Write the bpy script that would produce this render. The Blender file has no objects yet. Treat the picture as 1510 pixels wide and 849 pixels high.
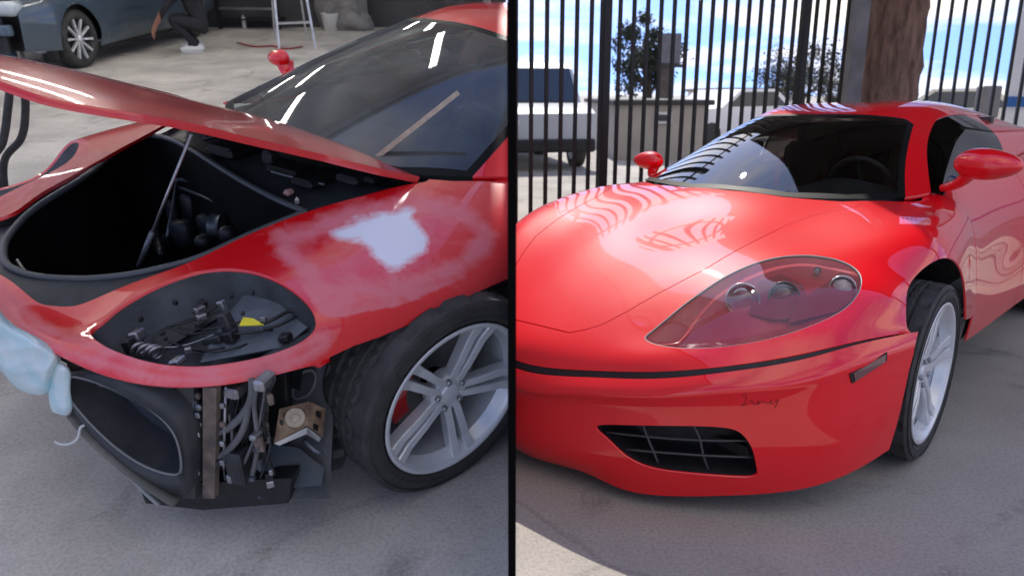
import bpy, bmesh, math, random
import numpy as np
from mathutils import Matrix, Vector

random.seed(7); np.random.seed(7)
scene = bpy.context.scene
COL = scene.collection

# ---------------------------------------------------------------- camera, sky, sun, exposure
cam_data = bpy.data.cameras.new('camera')
cam = bpy.data.objects.new('camera', cam_data)
COL.objects.link(cam)
scene.camera = cam
cam_data.sensor_width = 36.0
cam_data.lens = 36.0 * 1100.0 / 1510.0
cam_data.clip_start = 0.05
cam_data.clip_end = 3000.0
cam_data.dof.use_dof = True; cam_data.dof.focus_distance = 2.5; cam_data.dof.aperture_fstop = 3.6
cam.location = (0, 0, 1.263)
cam.rotation_euler = (math.pi / 2 - math.atan(285 / 1100), 0, 0)

SUN_AZ = math.radians(0.5)       # to the right of straight ahead
SUN_EL = math.radians(46.0)
world = bpy.data.worlds.new('World')
scene.world = world
world.use_nodes = True
wn, wl = world.node_tree.nodes, world.node_tree.links
wn.clear()
w_out = wn.new('ShaderNodeOutputWorld'); w_bg = wn.new('ShaderNodeBackground')
w_sky = wn.new('ShaderNodeTexSky'); w_sky.sky_type = 'NISHITA'; w_sky.sun_disc = False
w_sky.sun_elevation = SUN_EL; w_sky.sun_rotation = SUN_AZ
w_sky.air_density = 1.0; w_sky.dust_density = 0.2; w_sky.ozone_density = 3.0
w_tc = wn.new('ShaderNodeTexCoord')
w_lift = wn.new('ShaderNodeVectorMath'); w_lift.operation = 'ADD'; w_lift.inputs[1].default_value = (0, 0, 0.38)
w_nrm = wn.new('ShaderNodeVectorMath'); w_nrm.operation = 'NORMALIZE'
wl.new(w_tc.outputs['Generated'], w_lift.inputs[0]); wl.new(w_lift.outputs[0], w_nrm.inputs[0])
wl.new(w_nrm.outputs[0], w_sky.inputs['Vector'])      # deep blue down to the roof line
w_sep = wn.new('ShaderNodeSeparateXYZ')
wl.new(w_tc.outputs['Generated'], w_sep.inputs[0])
w_max = wn.new('ShaderNodeMath'); w_max.operation = 'MAXIMUM'; w_max.inputs[1].default_value = 0.0
w_add = wn.new('ShaderNodeMath'); w_add.operation = 'ADD'; w_add.inputs[1].default_value = 0.16
wl.new(w_sep.outputs['Z'], w_max.inputs[0]); wl.new(w_max.outputs[0], w_add.inputs[0])
w_dx = wn.new('ShaderNodeMath'); w_dx.operation = 'DIVIDE'
w_dy = wn.new('ShaderNodeMath'); w_dy.operation = 'DIVIDE'
wl.new(w_sep.outputs['X'], w_dx.inputs[0]); wl.new(w_add.outputs[0], w_dx.inputs[1])
wl.new(w_sep.outputs['Y'], w_dy.inputs[0]); wl.new(w_add.outputs[0], w_dy.inputs[1])
w_cmb = wn.new('ShaderNodeCombineXYZ')
wl.new(w_dx.outputs[0], w_cmb.inputs[0]); wl.new(w_dy.outputs[0], w_cmb.inputs[1])
w_noise = wn.new('ShaderNodeTexNoise'); w_noise.inputs['Scale'].default_value = 0.9
w_noise.inputs['Detail'].default_value = 7.0; w_noise.inputs['Roughness'].default_value = 0.58
w_noise.inputs['Distortion'].default_value = 0.35
wl.new(w_cmb.outputs[0], w_noise.inputs['Vector'])
w_ramp = wn.new('ShaderNodeValToRGB')
w_ramp.color_ramp.elements[0].position = 0.44; w_ramp.color_ramp.elements[0].color = (0, 0, 0, 1)
w_ramp.color_ramp.elements[1].position = 0.63; w_ramp.color_ramp.elements[1].color = (1, 1, 1, 1)
wl.new(w_noise.outputs['Fac'], w_ramp.inputs[0])
w_mix = wn.new('ShaderNodeMix'); w_mix.data_type = 'RGBA'
w_mix.inputs[7].default_value = (4.3, 4.0, 3.72, 1)
w_tint = wn.new('ShaderNodeMix'); w_tint.data_type = 'RGBA'; w_tint.blend_type = 'MULTIPLY'
w_tint.inputs[0].default_value = 1.0; w_tint.inputs[7].default_value = (.60, .66, .86, 1)
wl.new(w_sky.outputs[0], w_tint.inputs[6])
wl.new(w_ramp.outputs[0], w_mix.inputs[0]); wl.new(w_tint.outputs[2], w_mix.inputs[6])
wl.new(w_mix.outputs[2], w_bg.inputs['Color'])
w_bg.inputs['Strength'].default_value = 0.15
wl.new(w_bg.outputs[0], w_out.inputs['Surface'])

sun_data = bpy.data.lights.new('sun', 'SUN')
sun_data.energy = 2.1; sun_data.angle = math.radians(0.53); sun_data.color = (1.0, 0.95, 0.87)
sun = bpy.data.objects.new('sun', sun_data)
COL.objects.link(sun)
_sd = Vector((math.sin(SUN_AZ) * math.cos(SUN_EL), math.cos(SUN_AZ) * math.cos(SUN_EL), math.sin(SUN_EL)))
sun.rotation_euler = _sd.to_track_quat('Z', 'Y').to_euler()
sun.location = (2, 2, 8)

vs = scene.view_settings
vs.view_transform = 'Standard'; vs.look = 'None'; vs.exposure = 1.2; vs.gamma = 1.0
vs.use_curve_mapping = False

# generated
# ---------------------------------------------------------------- geometry core (numpy)
FPX = 1100.0                       # focal length in photograph pixels (1510 wide)
PITCH = math.atan(285 / 1100)
CAM = np.array([0.0, 0.0, 1.263])
TILT = math.radians(11.475)          # the workshop floor ramps up away from the yard
HLEFT = 1.554

def rotx(a):
    c, s = math.cos(a), math.sin(a)
    return np.array([[1, 0, 0], [0, c, -s], [0, s, c]])
def rotz(a):
    c, s = math.cos(a), math.sin(a)
    return np.array([[c, -s, 0], [s, c, 0], [0, 0, 1]])
def roty(a):
    c, s = math.cos(a), math.sin(a)
    return np.array([[c, 0, s], [0, 1, 0], [-s, 0, c]])

class Frame:
    """a local frame: world = O + A @ p"""
    def __init__(s, A, O):
        s.A = np.array(A, float); s.O = np.array(O, float); s.iA = np.linalg.inv(s.A)
    def sub(s, rz, loc):
        return Frame(s.A @ rotz(rz), s.O + s.A @ np.array(loc, float))
    def w(s, p):
        return np.asarray(p, float) @ s.A.T + s.O
    def l(s, p):
        return (np.asarray(p, float) - s.O) @ s.iA.T
    def ray(s, px, py):
        d = np.array([(px - 755.0) / FPX, 1.0, -(py - 425.0) / FPX])
        cp, sp = math.cos(PITCH), math.sin(PITCH)
        d = np.array([d[0], d[1] * cp + d[2] * sp, -d[1] * sp + d[2] * cp])
        d /= np.linalg.norm(d)
        return s.l(CAM), s.iA @ d
    def px(s, p):
        q = s.w(p) - CAM
        cp, sp = math.cos(PITCH), math.sin(PITCH)
        x = q[..., 0]; y = q[..., 1] * cp - q[..., 2] * sp; z = q[..., 1] * sp + q[..., 2] * cp
        return np.stack([755 + FPX * x / y, 425 - FPX * z / y], -1)
    def snap(s, G, px, py):
        """the point of the sight line nearest to the design point G"""
        o, d = s.ray(px, py); G = np.asarray(G, float)
        return o + d * np.dot(G - o, d)
    def at(s, px, py, X=None, Y=None, Z=None):
        o, d = s.ray(px, py)
        k = 0 if X is not None else 1 if Y is not None else 2
        v = (X, Y, Z)[k]
        return o + d * ((v - o[k]) / d[k])

def _atplane(s, px, py, a, b):
    '''sight line met with the upright plane through plan points a and b'''
    o, d = s.ray(px, py); n = np.array([b[1] - a[1], -(b[0] - a[0]), 0.0])
    return o + d * (np.dot(np.array([a[0], a[1], 0]) - o, n) / np.dot(d, n))
Frame.plane = _atplane
YARD = Frame(np.eye(3), (0, 0, 0))
_A = rotx(TILT)
SHOP = Frame(_A, CAM - _A @ np.array([0, 0, HLEFT]))
CARR = YARD.sub(math.radians(-134.27), (0.793, 3.091, 0))
CARL = SHOP.sub(math.radians(-134.5), (-0.894, 2.463, 0))

def spline1(P, n, closed=False):
    """natural cubic spline through P (k,m), n samples"""
    P = np.asarray(P, float); k = len(P)
    if closed:
        P = np.concatenate([P[-3:], P, P[:4]]); t0, t1 = 3, 3 + k
    else:
        t0, t1 = 0, k - 1
    k = len(P)
    A = np.zeros((k, k)); b = np.zeros_like(P)
    A[0, 0] = A[-1, -1] = 1
    for i in range(1, k - 1):
        A[i, i - 1] = A[i, i + 1] = 1; A[i, i] = 4
        b[i] = 6 * (P[i - 1] - 2 * P[i] + P[i + 1])
    M = np.linalg.solve(A, b)
    t = np.linspace(t0, t1, n, endpoint=not closed)
    i = np.clip(t.astype(int), 0, k - 2); u = (t - i)[:, None]
    a, c = 1 - u, u
    return a * P[i] + c * P[i + 1] + ((a ** 3 - a) * M[i] + (c ** 3 - c) * M[i + 1]) / 6

def smooth_rows(D, lam):
    k = len(D)
    if lam <= 0 or k < 4: return D
    L = np.zeros((k - 2, k))
    for i in range(k - 2): L[i, i:i + 3] = (1, -2, 1)
    S = np.linalg.inv(np.eye(k) + lam * L.T @ L)
    return np.tensordot(S, D, axes=(1, 0))

def surf(net, nv, nu, lam=0.0):
    """smooth surface through a control net (rows, cols, 3) -> (nv, nu, 3)"""
    D = np.asarray(net, float)
    D = smooth_rows(D, lam); D = smooth_rows(D.transpose(1, 0, 2), lam).transpose(1, 0, 2)
    r = np.stack([spline1(D[i], nu) for i in range(len(D))])
    return np.stack([spline1(r[:, j], nv) for j in range(nu)], 1)

class Warp:
    """smooth correction field that carries design points onto measured ones"""
    def __init__(s, src, dst, reg=0.02, scale=0.9):
        s.src = np.asarray(src, float); s.scale = scale
        d = np.asarray(dst, float) - s.src; n = len(d)
        K = s.k(s.src)
        P = np.hstack([np.ones((n, 1)), s.src])
        A = np.zeros((n + 4, n + 4)); A[:n, :n] = K + reg * np.eye(n); A[:n, n:] = P; A[n:, :n] = P.T
        A[n:, n:] = -np.eye(4) * 1e-6
        s.c = np.linalg.solve(A, np.vstack([d, np.zeros((4, 3))]))
    def k(s, p):
        r = np.linalg.norm(p[:, None] - s.src[None], axis=2)
        return -r          # biharmonic in 3D
    def __call__(s, p):
        p = np.asarray(p, float); sh = p.shape; q = p.reshape(-1, 3)
        o = s.k(q) @ s.c[:-4] + np.hstack([np.ones((len(q), 1)), q]) @ s.c[-4:]
        return (q + o).reshape(sh)

# design of the sports car, metres: X forward from the front axle, Y to the car's left, Z up
NET = [
 #  centre            hood            hood edge         lamp            crest           side             lower side
 [(.955,0,.500),(.940,.22,.500),(.897,.43,.500),(.820,.62,.500),(.700,.78,.500),(.540,.885,.500),(.300,.940,.490)],
 [(.915,0,.540),(.900,.215,.540),(.855,.415,.540),(.775,.595,.542),(.660,.745,.550),(.500,.870,.540),(.285,.942,.485)],
 [(.820,0,.590),(.805,.21,.590),(.760,.40,.588),(.690,.575,.600),(.580,.715,.612),(.430,.870,.580),(.250,.945,.480)],
 [(.640,0,.660),(.630,.21,.660),(.590,.40,.655),(.530,.575,.668),(.440,.730,.680),(.310,.890,.625),(.180,.950,.470)],
 [(.380,0,.735),(.375,.22,.735),(.345,.42,.727),(.295,.600,.740),(.235,.760,.750),(.150,.905,.680),(.080,.955,.460)],
 [(.100,0,.795),(.095,.23,.795),(.070,.44,.785),(.035,.620,.795),(.000,.780,.790),(-.040,.915,.705),(-.060,.955,.440)],
 [(-.140,0,.838),(-.145,.24,.836),(-.170,.46,.825),(-.200,.635,.828),(-.240,.785,.812),(-.260,.915,.710),(-.260,.950,.400)],
 [(-.360,0,.868),(-.365,.25,.865),(-.390,.47,.855),(-.420,.645,.848),(-.460,.790,.825),(-.480,.910,.705),(-.480,.940,.330)],
 [(-.580,0,.880),(-.580,.25,.878),(-.590,.47,.870),(-.600,.655,.858),(-.610,.795,.834),(-.615,.908,.700),(-.615,.932,.330)],
]
BNET = [
 [(.900,0,.205),(.900,.22,.185),(.875,.42,.140),(.800,.60,.125),(.690,.75,.125),(.550,.855,.130),(.420,.900,.150)],
 [(.955,0,.270),(.945,.22,.260),(.910,.43,.250),(.835,.615,.245),(.720,.77,.245),(.570,.875,.250),(.400,.925,.260)],
 [(.968,0,.375),(.955,.22,.375),(.920,.44,.370),(.842,.630,.365),(.725,.785,.365),(.575,.888,.368),(.375,.940,.370)],
 [(.985,0,.428),(.972,.22,.428),(.935,.44,.426),(.855,.638,.424),(.734,.793,.424),(.574,.896,.428),(.352,.944,.420)],
 [(1.005,0,.456),(.990,.22,.456),(.948,.44,.456),(.863,.642,.456),(.738,.797,.456),(.573,.899,.458),(.340,.945,.452)],
 [(.975,0,.487),(.960,.22,.487),(.917,.435,.487),(.836,.627,.489),(.713,.785,.492),(.551,.888,.495),(.303,.942,.486)],
]
PR = [  # design point -> photograph pixel, right car
 (NET[0][0],780,538),(NET[0][1],872,545),(NET[0][2],975,546),(NET[0][3],1082,537),(NET[0][4],1182,518),(NET[0][5],1265,500),
 (NET[1][0],788,505),((.74,.36,.580),950,500),((.15,.80,.725),1268,412),((.55,.50,.665),1060,425),
 (NET[5][4],1325,342),(NET[5][0],1005,330),(NET[4][2],1105,374),(NET[7][4],1385,312),
 ((-.25,0,.845),1083,279),((-.55,.72,.86),1348,285),((-.55,-.72,.86),950,267),
 ((-1.04,.54,1.13),1348,172),((-1.04,-.54,1.13),1100,170),((-1.35,0,1.214),1245,157),
 ((-.58,.99,.92),1462,240),((-.58,-.99,.92),957,238),
 ((0,.93,.325),1381,533),((0,.87,0),1345,668),((.33,.94,.50),1355,480),
 ((.52,.893,.43),1280,543),
 (BNET[4][0],778,574),(BNET[4][2],960,582),(BNET[4][4],1175,566),
 (BNET[0][0],780,676),(BNET[0][2],930,726),(BNET[0][4],1185,722),(BNET[0][5],1262,692),(BNET[0][6],1313,662),
 ((0,-.78,.79),846,286),((.235,-.76,.75),798,306),((.44,-.73,.68),757,334),((-.24,-.785,.812),894,274),
 ((-.5,.93,.22),1425,500),((0,.955,.695),1398,385),
]
PL = [  # left car
 (NET[0][0],-80,408),(NET[0][2],45,498),(NET[0][3],135,545),(NET[0][4],237,570),(NET[0][5],362,562),(NET[0][6],490,522),
 ((.74,.36,.580),135,490),((.15,.80,.725),462,465),((.55,.50,.665),230,425),
 ((-.36,.62,.85),628,268),(NET[7][4],735,288),
 ((-.55,-.72,.86),340,145),((-1.04,-.54,1.13),587,22),((-1.0,0,1.165),690,34),
 ((0,.93,.325),660,580),((0,.955,.695),690,440),((0,.87,0),585,722),
 ((-.58,-.99,.92),410,85),
 ((.1,-.80,.79),150,190),
]
def mkwarp(F, L, reg):
    src = np.array([p[0] for p in L], float)
    return Warp(src, np.array([F.snap(p[0], p[1], p[2]) for p in L]), reg)
WR = mkwarp(CARR, PR, 0.05)
WL = mkwarp(CARL, PL, 0.05)
# ---------------------------------------------------------------- mesh helpers
def tag(o, label=None, cat=None, group=None, kind=None):
    if label: o['label'] = label
    if cat: o['category'] = cat
    if group: o['group'] = group
    if kind: o['kind'] = kind
    return o
def mat4(F):
    M = Matrix.Identity(4)
    for i in range(3):
        for j in range(3): M[i][j] = F.A[i, j]
        M[i][3] = F.O[i]
    return M
def thing(name, label, cat, F, group=None):
    o = bpy.data.objects.new(name, None); o.empty_display_size = 0.1
    COL.objects.link(o); o.matrix_world = mat4(F)
    return tag(o, label, cat, group)
def raw(name, V, F, mat, parent=None, frame=None, smooth=True, normals=None, me=None):
    if me is None:
        me = bpy.data.meshes.new(name)
        me.from_pydata([tuple(map(float, v)) for v in V], [], [tuple(int(i) for i in f) for f in F])
        me.update()
        if smooth: me.polygons.foreach_set('use_smooth', [True] * len(me.polygons))
        if smooth == 'auto':
            try: me.set_sharp_from_angle(angle=math.radians(38))
            except Exception: pass
        if normals is not None:
            me.normals_split_custom_set_from_vertices([tuple(map(float, n)) for n in normals])
        me.materials.append(mat)
    o = bpy.data.objects.new(name, me)
    COL.objects.link(o)
    if parent is not None: o.parent = parent
    elif frame is not None: o.matrix_world = mat4(frame)
    return o

class MB:
    """vertices with carried attributes (position, normal, design position) and polygons"""
    def __init__(s, V, F): s.V = np.asarray(V, float); s.F = [tuple(f) for f in F]
    @property
    def P(s): return s.V[:, :3]
    @property
    def N(s): return s.V[:, 3:6]
    @property
    def D(s): return s.V[:, 6:9]

def clip(mb, sd):
    """split a mesh where the field sd is zero -> (part with sd<0, part with sd>0)"""
    sd = np.where(np.abs(sd) < 1e-9, 1e-9, sd)
    nv = len(mb.V); extra = []; cache = {}
    A, B = [], []
    for f in mb.F:
        s = [sd[i] for i in f]
        if max(s) < 0: A.append(f); continue
        if min(s) > 0: B.append(f); continue
        pa, pb = [], []
        n = len(f)
        for k in range(n):
            i, j = f[k], f[(k + 1) % n]
            (pa if sd[i] < 0 else pb).append(i)
            if (sd[i] < 0) != (sd[j] < 0):
                key = (i, j) if i < j else (j, i)
                if key not in cache:
                    t = sd[i] / (sd[i] - sd[j])
                    extra.append(mb.V[i] * (1 - t) + mb.V[j] * t); cache[key] = nv + len(extra) - 1
                pa.append(cache[key]); pb.append(cache[key])
        if len(pa) > 2: A.append(tuple(pa))
        if len(pb) > 2: B.append(tuple(pb))
    V = np.vstack([mb.V] + ([np.array(extra)] if extra else []))
    return prune(MB(V, A)), prune(MB(V, B))
def prune(mb):
    used = sorted({i for f in mb.F for i in f}); m = {o: n for n, o in enumerate(used)}
    if not used: return MB(np.zeros((0, mb.V.shape[1])), [])
    return MB(mb.V[used], [tuple(m[i] for i in f) for f in mb.F])
def polysd(P, poly):
    """signed distance of 2D points to a polygon, negative inside"""
    P = np.asarray(P, float); poly = np.asarray(poly, float)
    a = poly; b = np.roll(poly, -1, 0); e = b - a
    w = P[:, None] - a[None]
    t = np.clip((w * e).sum(2) / ((e * e).sum(1) + 1e-12), 0, 1)
    d = np.sqrt((((w - t[..., None] * e) ** 2).sum(2)).min(1))
    c1 = (a[None, :, 1] <= P[:, None, 1]) != (b[None, :, 1] <= P[:, None, 1])
    with np.errstate(divide='ignore', invalid='ignore'):
        xi = a[None, :, 0] + (P[:, None, 1] - a[None, :, 1]) / e[None, :, 1] * e[None, :, 0]
    ins = (c1 & (P[:, None, 0] < xi)).sum(1) % 2 == 1
    return np.where(ins, -d, d)
def ring(pts, n=96): return spline1(np.array(pts, float), n, closed=True)

def grid_mb(S, D=None, wrap=False):
    nv, nu = S.shape[:2]
    du = np.gradient(S, axis=1); dv = np.gradient(S, axis=0)
    N = np.cross(du, dv); N /= np.linalg.norm(N, axis=2, keepdims=True) + 1e-12
    if D is None: D = S
    V = np.concatenate([S, N, D], 2).reshape(-1, 9)
    F = [(i * nu + j, i * nu + j + 1, (i + 1) * nu + j + 1, (i + 1) * nu + j) for i in range(nv - 1) for j in range(nu - 1)]
    return MB(V, F)
def flip(mb):
    V = mb.V.copy(); V[:, 3:6] *= -1
    return MB(V, [f[::-1] for f in mb.F])
def rim(mb, t):
    """turn the open border of a panel inwards by t so that the sheet shows a thickness"""
    cnt = {}
    for f in mb.F:
        for k in range(len(f)):
            i, j = f[k], f[(k + 1) % len(f)]
            key = (min(i, j), max(i, j)); cnt[key] = None if key in cnt else (i, j)
    be = [v for v in cnt.values() if v]
    idx = {}; ext = []
    for i, j in be:
        for k in (i, j):
            if k not in idx:
                v = mb.V[k].copy(); v[:3] -= v[3:6] * t
                idx[k] = len(mb.V) + len(ext); ext.append(v)
    if not ext: return mb
    # duplicate border vertices keep the panel's own shading crisp
    F2 = [(j, i, idx[i], idx[j]) for i, j in be]
    return MB(np.vstack([mb.V, np.array(ext)]), list(mb.F) + F2)

def cat(*ms):
    V, F, n = [], [], 0
    for v, f in ms:
        v = np.asarray(v, float); V.append(v); F += [tuple(i + n for i in q) for q in f]; n += len(v)
    return np.vstack(V), F
def boxm(c, s, R=None):
    c = np.array(c, float); h = np.array(s, float) / 2
    V = np.array([[x, y, z] for x in (-1, 1) for y in (-1, 1) for z in (-1, 1)]) * h
    if R is not None: V = V @ np.asarray(R).T
    F = [(0, 1, 3, 2), (4, 6, 7, 5), (0, 4, 5, 1), (2, 3, 7, 6), (0, 2, 6, 4), (1, 5, 7, 3)]
    return V + c, F
def bevbox(c, s, b=0.01, R=None):
    """box with chamfered edges"""
    h = np.array(s, float) / 2; b = min(b, h.min() * .9)
    V = []
    for x in (-1, 1):
        for y in (-1, 1):
            for z in (-1, 1):
                k = np.array([x, y, z]) * h
                for ax in range(3):
                    v = k.copy()
                    for o in range(3):
                        if o != ax: v[o] -= np.sign(v[o]) * b
                    V.append(v)
    V = np.array(V)
    bm = bmesh.new()
    for v in V: bm.verts.new(v)
    r = bmesh.ops.convex_hull(bm, input=bm.verts)
    bmesh.ops.dissolve_limit(bm, angle_limit=0.02, verts=bm.verts, edges=bm.edges)
    bm.verts.ensure_lookup_table(); bm.verts.index_update()
    V = np.array([v.co[:] for v in bm.verts]); F = [tuple(v.index for v in f.verts) for f in bm.faces]
    bm.free()
    if R is not None: V = V @ np.asarray(R).T
    return V + np.array(c, float), F
def tubem(P, r, seg=8, closed=False, caps=True, flat=1.0):
    P = np.asarray(P, float); n = len(P)
    r = np.broadcast_to(np.asarray(r, float), (n,))
    T = np.gradient(P, axis=0)
    if closed: T = np.roll(P, -1, 0) - np.roll(P, 1, 0)
    T /= np.linalg.norm(T, axis=1, keepdims=True) + 1e-12
    up = np.array([0, 0, 1.0]) if abs(T[0][2]) < .9 else np.array([1.0, 0, 0])
    V = []; a = np.cross(T[0], up); a /= np.linalg.norm(a)
    for i in range(n):
        a = a - T[i] * np.dot(a, T[i]); a /= np.linalg.norm(a) + 1e-12
        b = np.cross(T[i], a)
        for k in range(seg):
            t = 2 * math.pi * k / seg
            V.append(P[i] + r[i] * (a * math.cos(t) + b * math.sin(t) * flat))
    F = []
    m = n if closed else n - 1
    for i in range(m):
        for k in range(seg):
            i2 = (i + 1) % n
            F.append((i * seg + k, i * seg + (k + 1) % seg, i2 * seg + (k + 1) % seg, i2 * seg + k))
    if caps and not closed:
        F.append(tuple(range(seg))[::-1]); F.append(tuple((n - 1) * seg + k for k in range(seg)))
    return np.array(V), F
def lathem(prof, seg=32, caps=False):
    """revolve (axial, radius) about the local Y axis"""
    V, F = [], []
    m = len(prof)
    for k in range(seg):
        t = 2 * math.pi * k / seg
        for y, r in prof: V.append((r * math.cos(t), y, r * math.sin(t)))
    for k in range(seg):
        for j in range(m - 1):
            a = k * m + j; b = ((k + 1) % seg) * m + j
            F.append((a, b, b + 1, a + 1))
    return np.array(V), F
def prismm(poly, d0, d1, axes=(0, 2, 1)):
    """extrude a 2D polygon; axes = where (p, q, depth) go"""
    n = len(poly); V = np.zeros((2 * n, 3))
    for k, d in enumerate((d0, d1)):
        for i, (p, q) in enumerate(poly):
            V[k * n + i, axes[0]] = p; V[k * n + i, axes[1]] = q; V[k * n + i, axes[2]] = d
    F = [tuple(range(n)), tuple(range(2 * n - 1, n - 1, -1))]
    F += [(i, i + n, (i + 1) % n + n, (i + 1) % n) for i in range(n)]
    return V, F
def xf(m, R=None, t=(0, 0, 0)):
    V, F = m
    V = np.asarray(V, float)
    if R is not None: V = V @ np.asarray(R).T
    return V + np.array(t, float), F
def frame_axes(x=None, z=None):
    """rotation whose columns are axes; z given (and a hint x)"""
    z = np.array(z, float); z /= np.linalg.norm(z)
    x = np.array(x if x is not None else (1, 0, 0), float); x = x - z * np.dot(x, z)
    if np.linalg.norm(x) < 1e-6: x = np.array([0, 1.0, 0]) - z * z[1]
    x /= np.linalg.norm(x)
    return np.stack([x, np.cross(z, x), z], 1)
def dirrot(a, b):
    """rotation taking local +Z to the direction a->b"""
    return frame_axes(None, np.array(b, float) - np.array(a, float))
def rod(a, b, r, seg=8): return tubem([a, b], r, seg)
def bar(a, b, w, h):
    a = np.array(a, float); b = np.array(b, float); L = np.linalg.norm(b - a)
    return boxm((a + b) / 2, (w, h, L), dirrot(a, b))

# ---------------------------------------------------------------- materials
def mat(name, col, rough=.5, metal=0, coat=0, coatr=.03, var=0.0, vscale=8.0, bump=0.0, bscale=40.0, col2=None, spec=.5, vmin=.35, vmax=.65, detail=4):
    m = bpy.data.materials.new(name); m.use_nodes = True
    nt = m.node_tree; n = nt.nodes; l = nt.links
    p = n['Principled BSDF']
    p.inputs['Base Color'].default_value = (*col, 1); p.inputs['Roughness'].default_value = rough
    p.inputs['Metallic'].default_value = metal; p.inputs['Coat Weight'].default_value = coat
    p.inputs['Coat Roughness'].default_value = coatr; p.inputs['Specular IOR Level'].default_value = spec
    tc = None
    if var or bump or col2:
        tc = n.new('ShaderNodeTexCoord')
    if var or col2:
        t = n.new('ShaderNodeTexNoise'); t.inputs['Scale'].default_value = vscale; t.inputs['Detail'].default_value = detail
        t.inputs['Roughness'].default_value = .6
        l.new(tc.outputs['Object'], t.inputs['Vector'])
        r = n.new('ShaderNodeValToRGB')
        c2 = col2 or tuple(max(0, c * (1 - var)) for c in col)
        r.color_ramp.elements[0].color = (*c2, 1); r.color_ramp.elements[1].color = (*col, 1)
        r.color_ramp.elements[0].position = vmin; r.color_ramp.elements[1].position = vmax
        l.new(t.outputs['Fac'], r.inputs[0]); l.new(r.outputs[0], p.inputs['Base Color'])
        if rough > .15:
            mr = n.new('ShaderNodeMapRange'); mr.inputs[3].default_value = min(1, rough * 1.2); mr.inputs[4].default_value = rough * .8
            l.new(t.outputs['Fac'], mr.inputs[0]); l.new(mr.outputs[0], p.inputs['Roughness'])
    if bump:
        t2 = n.new('ShaderNodeTexNoise'); t2.inputs['Scale'].default_value = bscale; t2.inputs['Detail'].default_value = 3
        l.new(tc.outputs['Object'], t2.inputs['Vector'])
        b = n.new('ShaderNodeBump'); b.inputs['Strength'].default_value = bump; b.inputs['Distance'].default_value = .01
        l.new(t2.outputs['Fac'], b.inputs['Height']); l.new(b.outputs[0], p.inputs['Normal'])
    return m
def glassmat(name, tint=(.8, .85, .85), rough=.0, ior=1.5, f0=None, boost=1.0):
    """thin pane: clear with a mirror reflection that grows at grazing angles"""
    m = bpy.data.materials.new(name); m.use_nodes = True
    n = m.node_tree.nodes; l = m.node_tree.links; n.clear()
    o = n.new('ShaderNodeOutputMaterial'); mx = n.new('ShaderNodeMixShader')
    tr = n.new('ShaderNodeBsdfTransparent'); tr.inputs[0].default_value = (*tint, 1)
    gl = n.new('ShaderNodeBsdfGlossy'); gl.inputs['Roughness'].default_value = rough
    fr = n.new('ShaderNodeFresnel'); fr.inputs[0].default_value = ior
    mu = n.new('ShaderNodeMath'); mu.operation = 'MULTIPLY'; mu.inputs[1].default_value = boost; mu.use_clamp = True
    l.new(fr.outputs[0], mu.inputs[0]); l.new(mu.outputs[0], mx.inputs[0])
    l.new(tr.outputs[0], mx.inputs[1]); l.new(gl.outputs[0], mx.inputs[2]); l.new(mx.outputs[0], o.inputs[0])
    return m
def emit(name, col, s):
    m = bpy.data.materials.new(name); m.use_nodes = True
    p = m.node_tree.nodes['Principled BSDF']
    p.inputs['Emission Color'].default_value = (*col, 1); p.inputs['Emission Strength'].default_value = s
    return m

RED = mat('red_paint', (.80, .003, .010), .42, 0, 1.0, .012, spec=.08)
RED.node_tree.nodes['Principled BSDF'].inputs['Coat IOR'].default_value = 1.68
BLACK = mat('black_plastic', (.014, .014, .016), .5, var=.4, vscale=30)
DKGREY = mat('dark_grey_plastic', (.035, .037, .042), .5, var=.5, vscale=14, bump=.15, bscale=60)
RUBBER = mat('rubber', (.048, .046, .044), .72, var=.35, vscale=20, bump=.2, bscale=120)
SILVER = mat('silver_alloy', (.78, .79, .80), .32, .30, coat=.6, var=.12, vscale=12)
CHROME = mat('chrome', (.85, .86, .87), .06, 1)
STEEL = mat('steel', (.42, .42, .43), .4, .9, var=.4, vscale=18)
DISC = mat('disc_steel', (.28, .27, .26), .45, .8, var=.3)
CALIPER = mat('caliper_red', (.5, .015, .015), .35, coat=.6)
def dust_haze(name, tint, dust, boost):  # pale layer: dust on the screen, painted sky sheen on the lamp cover
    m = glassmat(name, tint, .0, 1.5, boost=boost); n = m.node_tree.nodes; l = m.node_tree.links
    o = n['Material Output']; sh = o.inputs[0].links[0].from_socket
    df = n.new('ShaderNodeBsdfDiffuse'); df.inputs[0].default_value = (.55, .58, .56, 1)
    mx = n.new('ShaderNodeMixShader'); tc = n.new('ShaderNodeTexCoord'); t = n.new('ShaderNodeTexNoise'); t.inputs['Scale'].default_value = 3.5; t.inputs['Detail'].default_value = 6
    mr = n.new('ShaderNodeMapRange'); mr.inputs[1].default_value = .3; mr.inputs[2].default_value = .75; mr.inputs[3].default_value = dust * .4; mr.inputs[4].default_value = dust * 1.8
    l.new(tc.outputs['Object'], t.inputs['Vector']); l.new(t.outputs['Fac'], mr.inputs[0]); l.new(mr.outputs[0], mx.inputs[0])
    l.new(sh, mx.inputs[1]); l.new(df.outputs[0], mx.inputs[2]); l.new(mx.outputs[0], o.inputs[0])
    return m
GLASS = dust_haze('lamp_glass_sheen', (.97, .98, .98), .05, 1.5)  # pale haze mixed in to stand for sky reflected in the cover
DUSTY = dust_haze('dusty_screen_glass', (.62, .70, .67), .10, 1.3)
SCREEN = glassmat('screen_glass', (.62, .68, .67), .0, 1.5, boost=2.5)
DARKGLASS = glassmat('side_glass', (.05, .055, .055), .0, 1.5)
INTERIOR = mat('interior_black', (.05, .055, .055), .6, var=.4, vscale=10)
LEATHER = mat('leather_black', (.07, .06, .055), .5, bump=.2, bscale=90)
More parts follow.
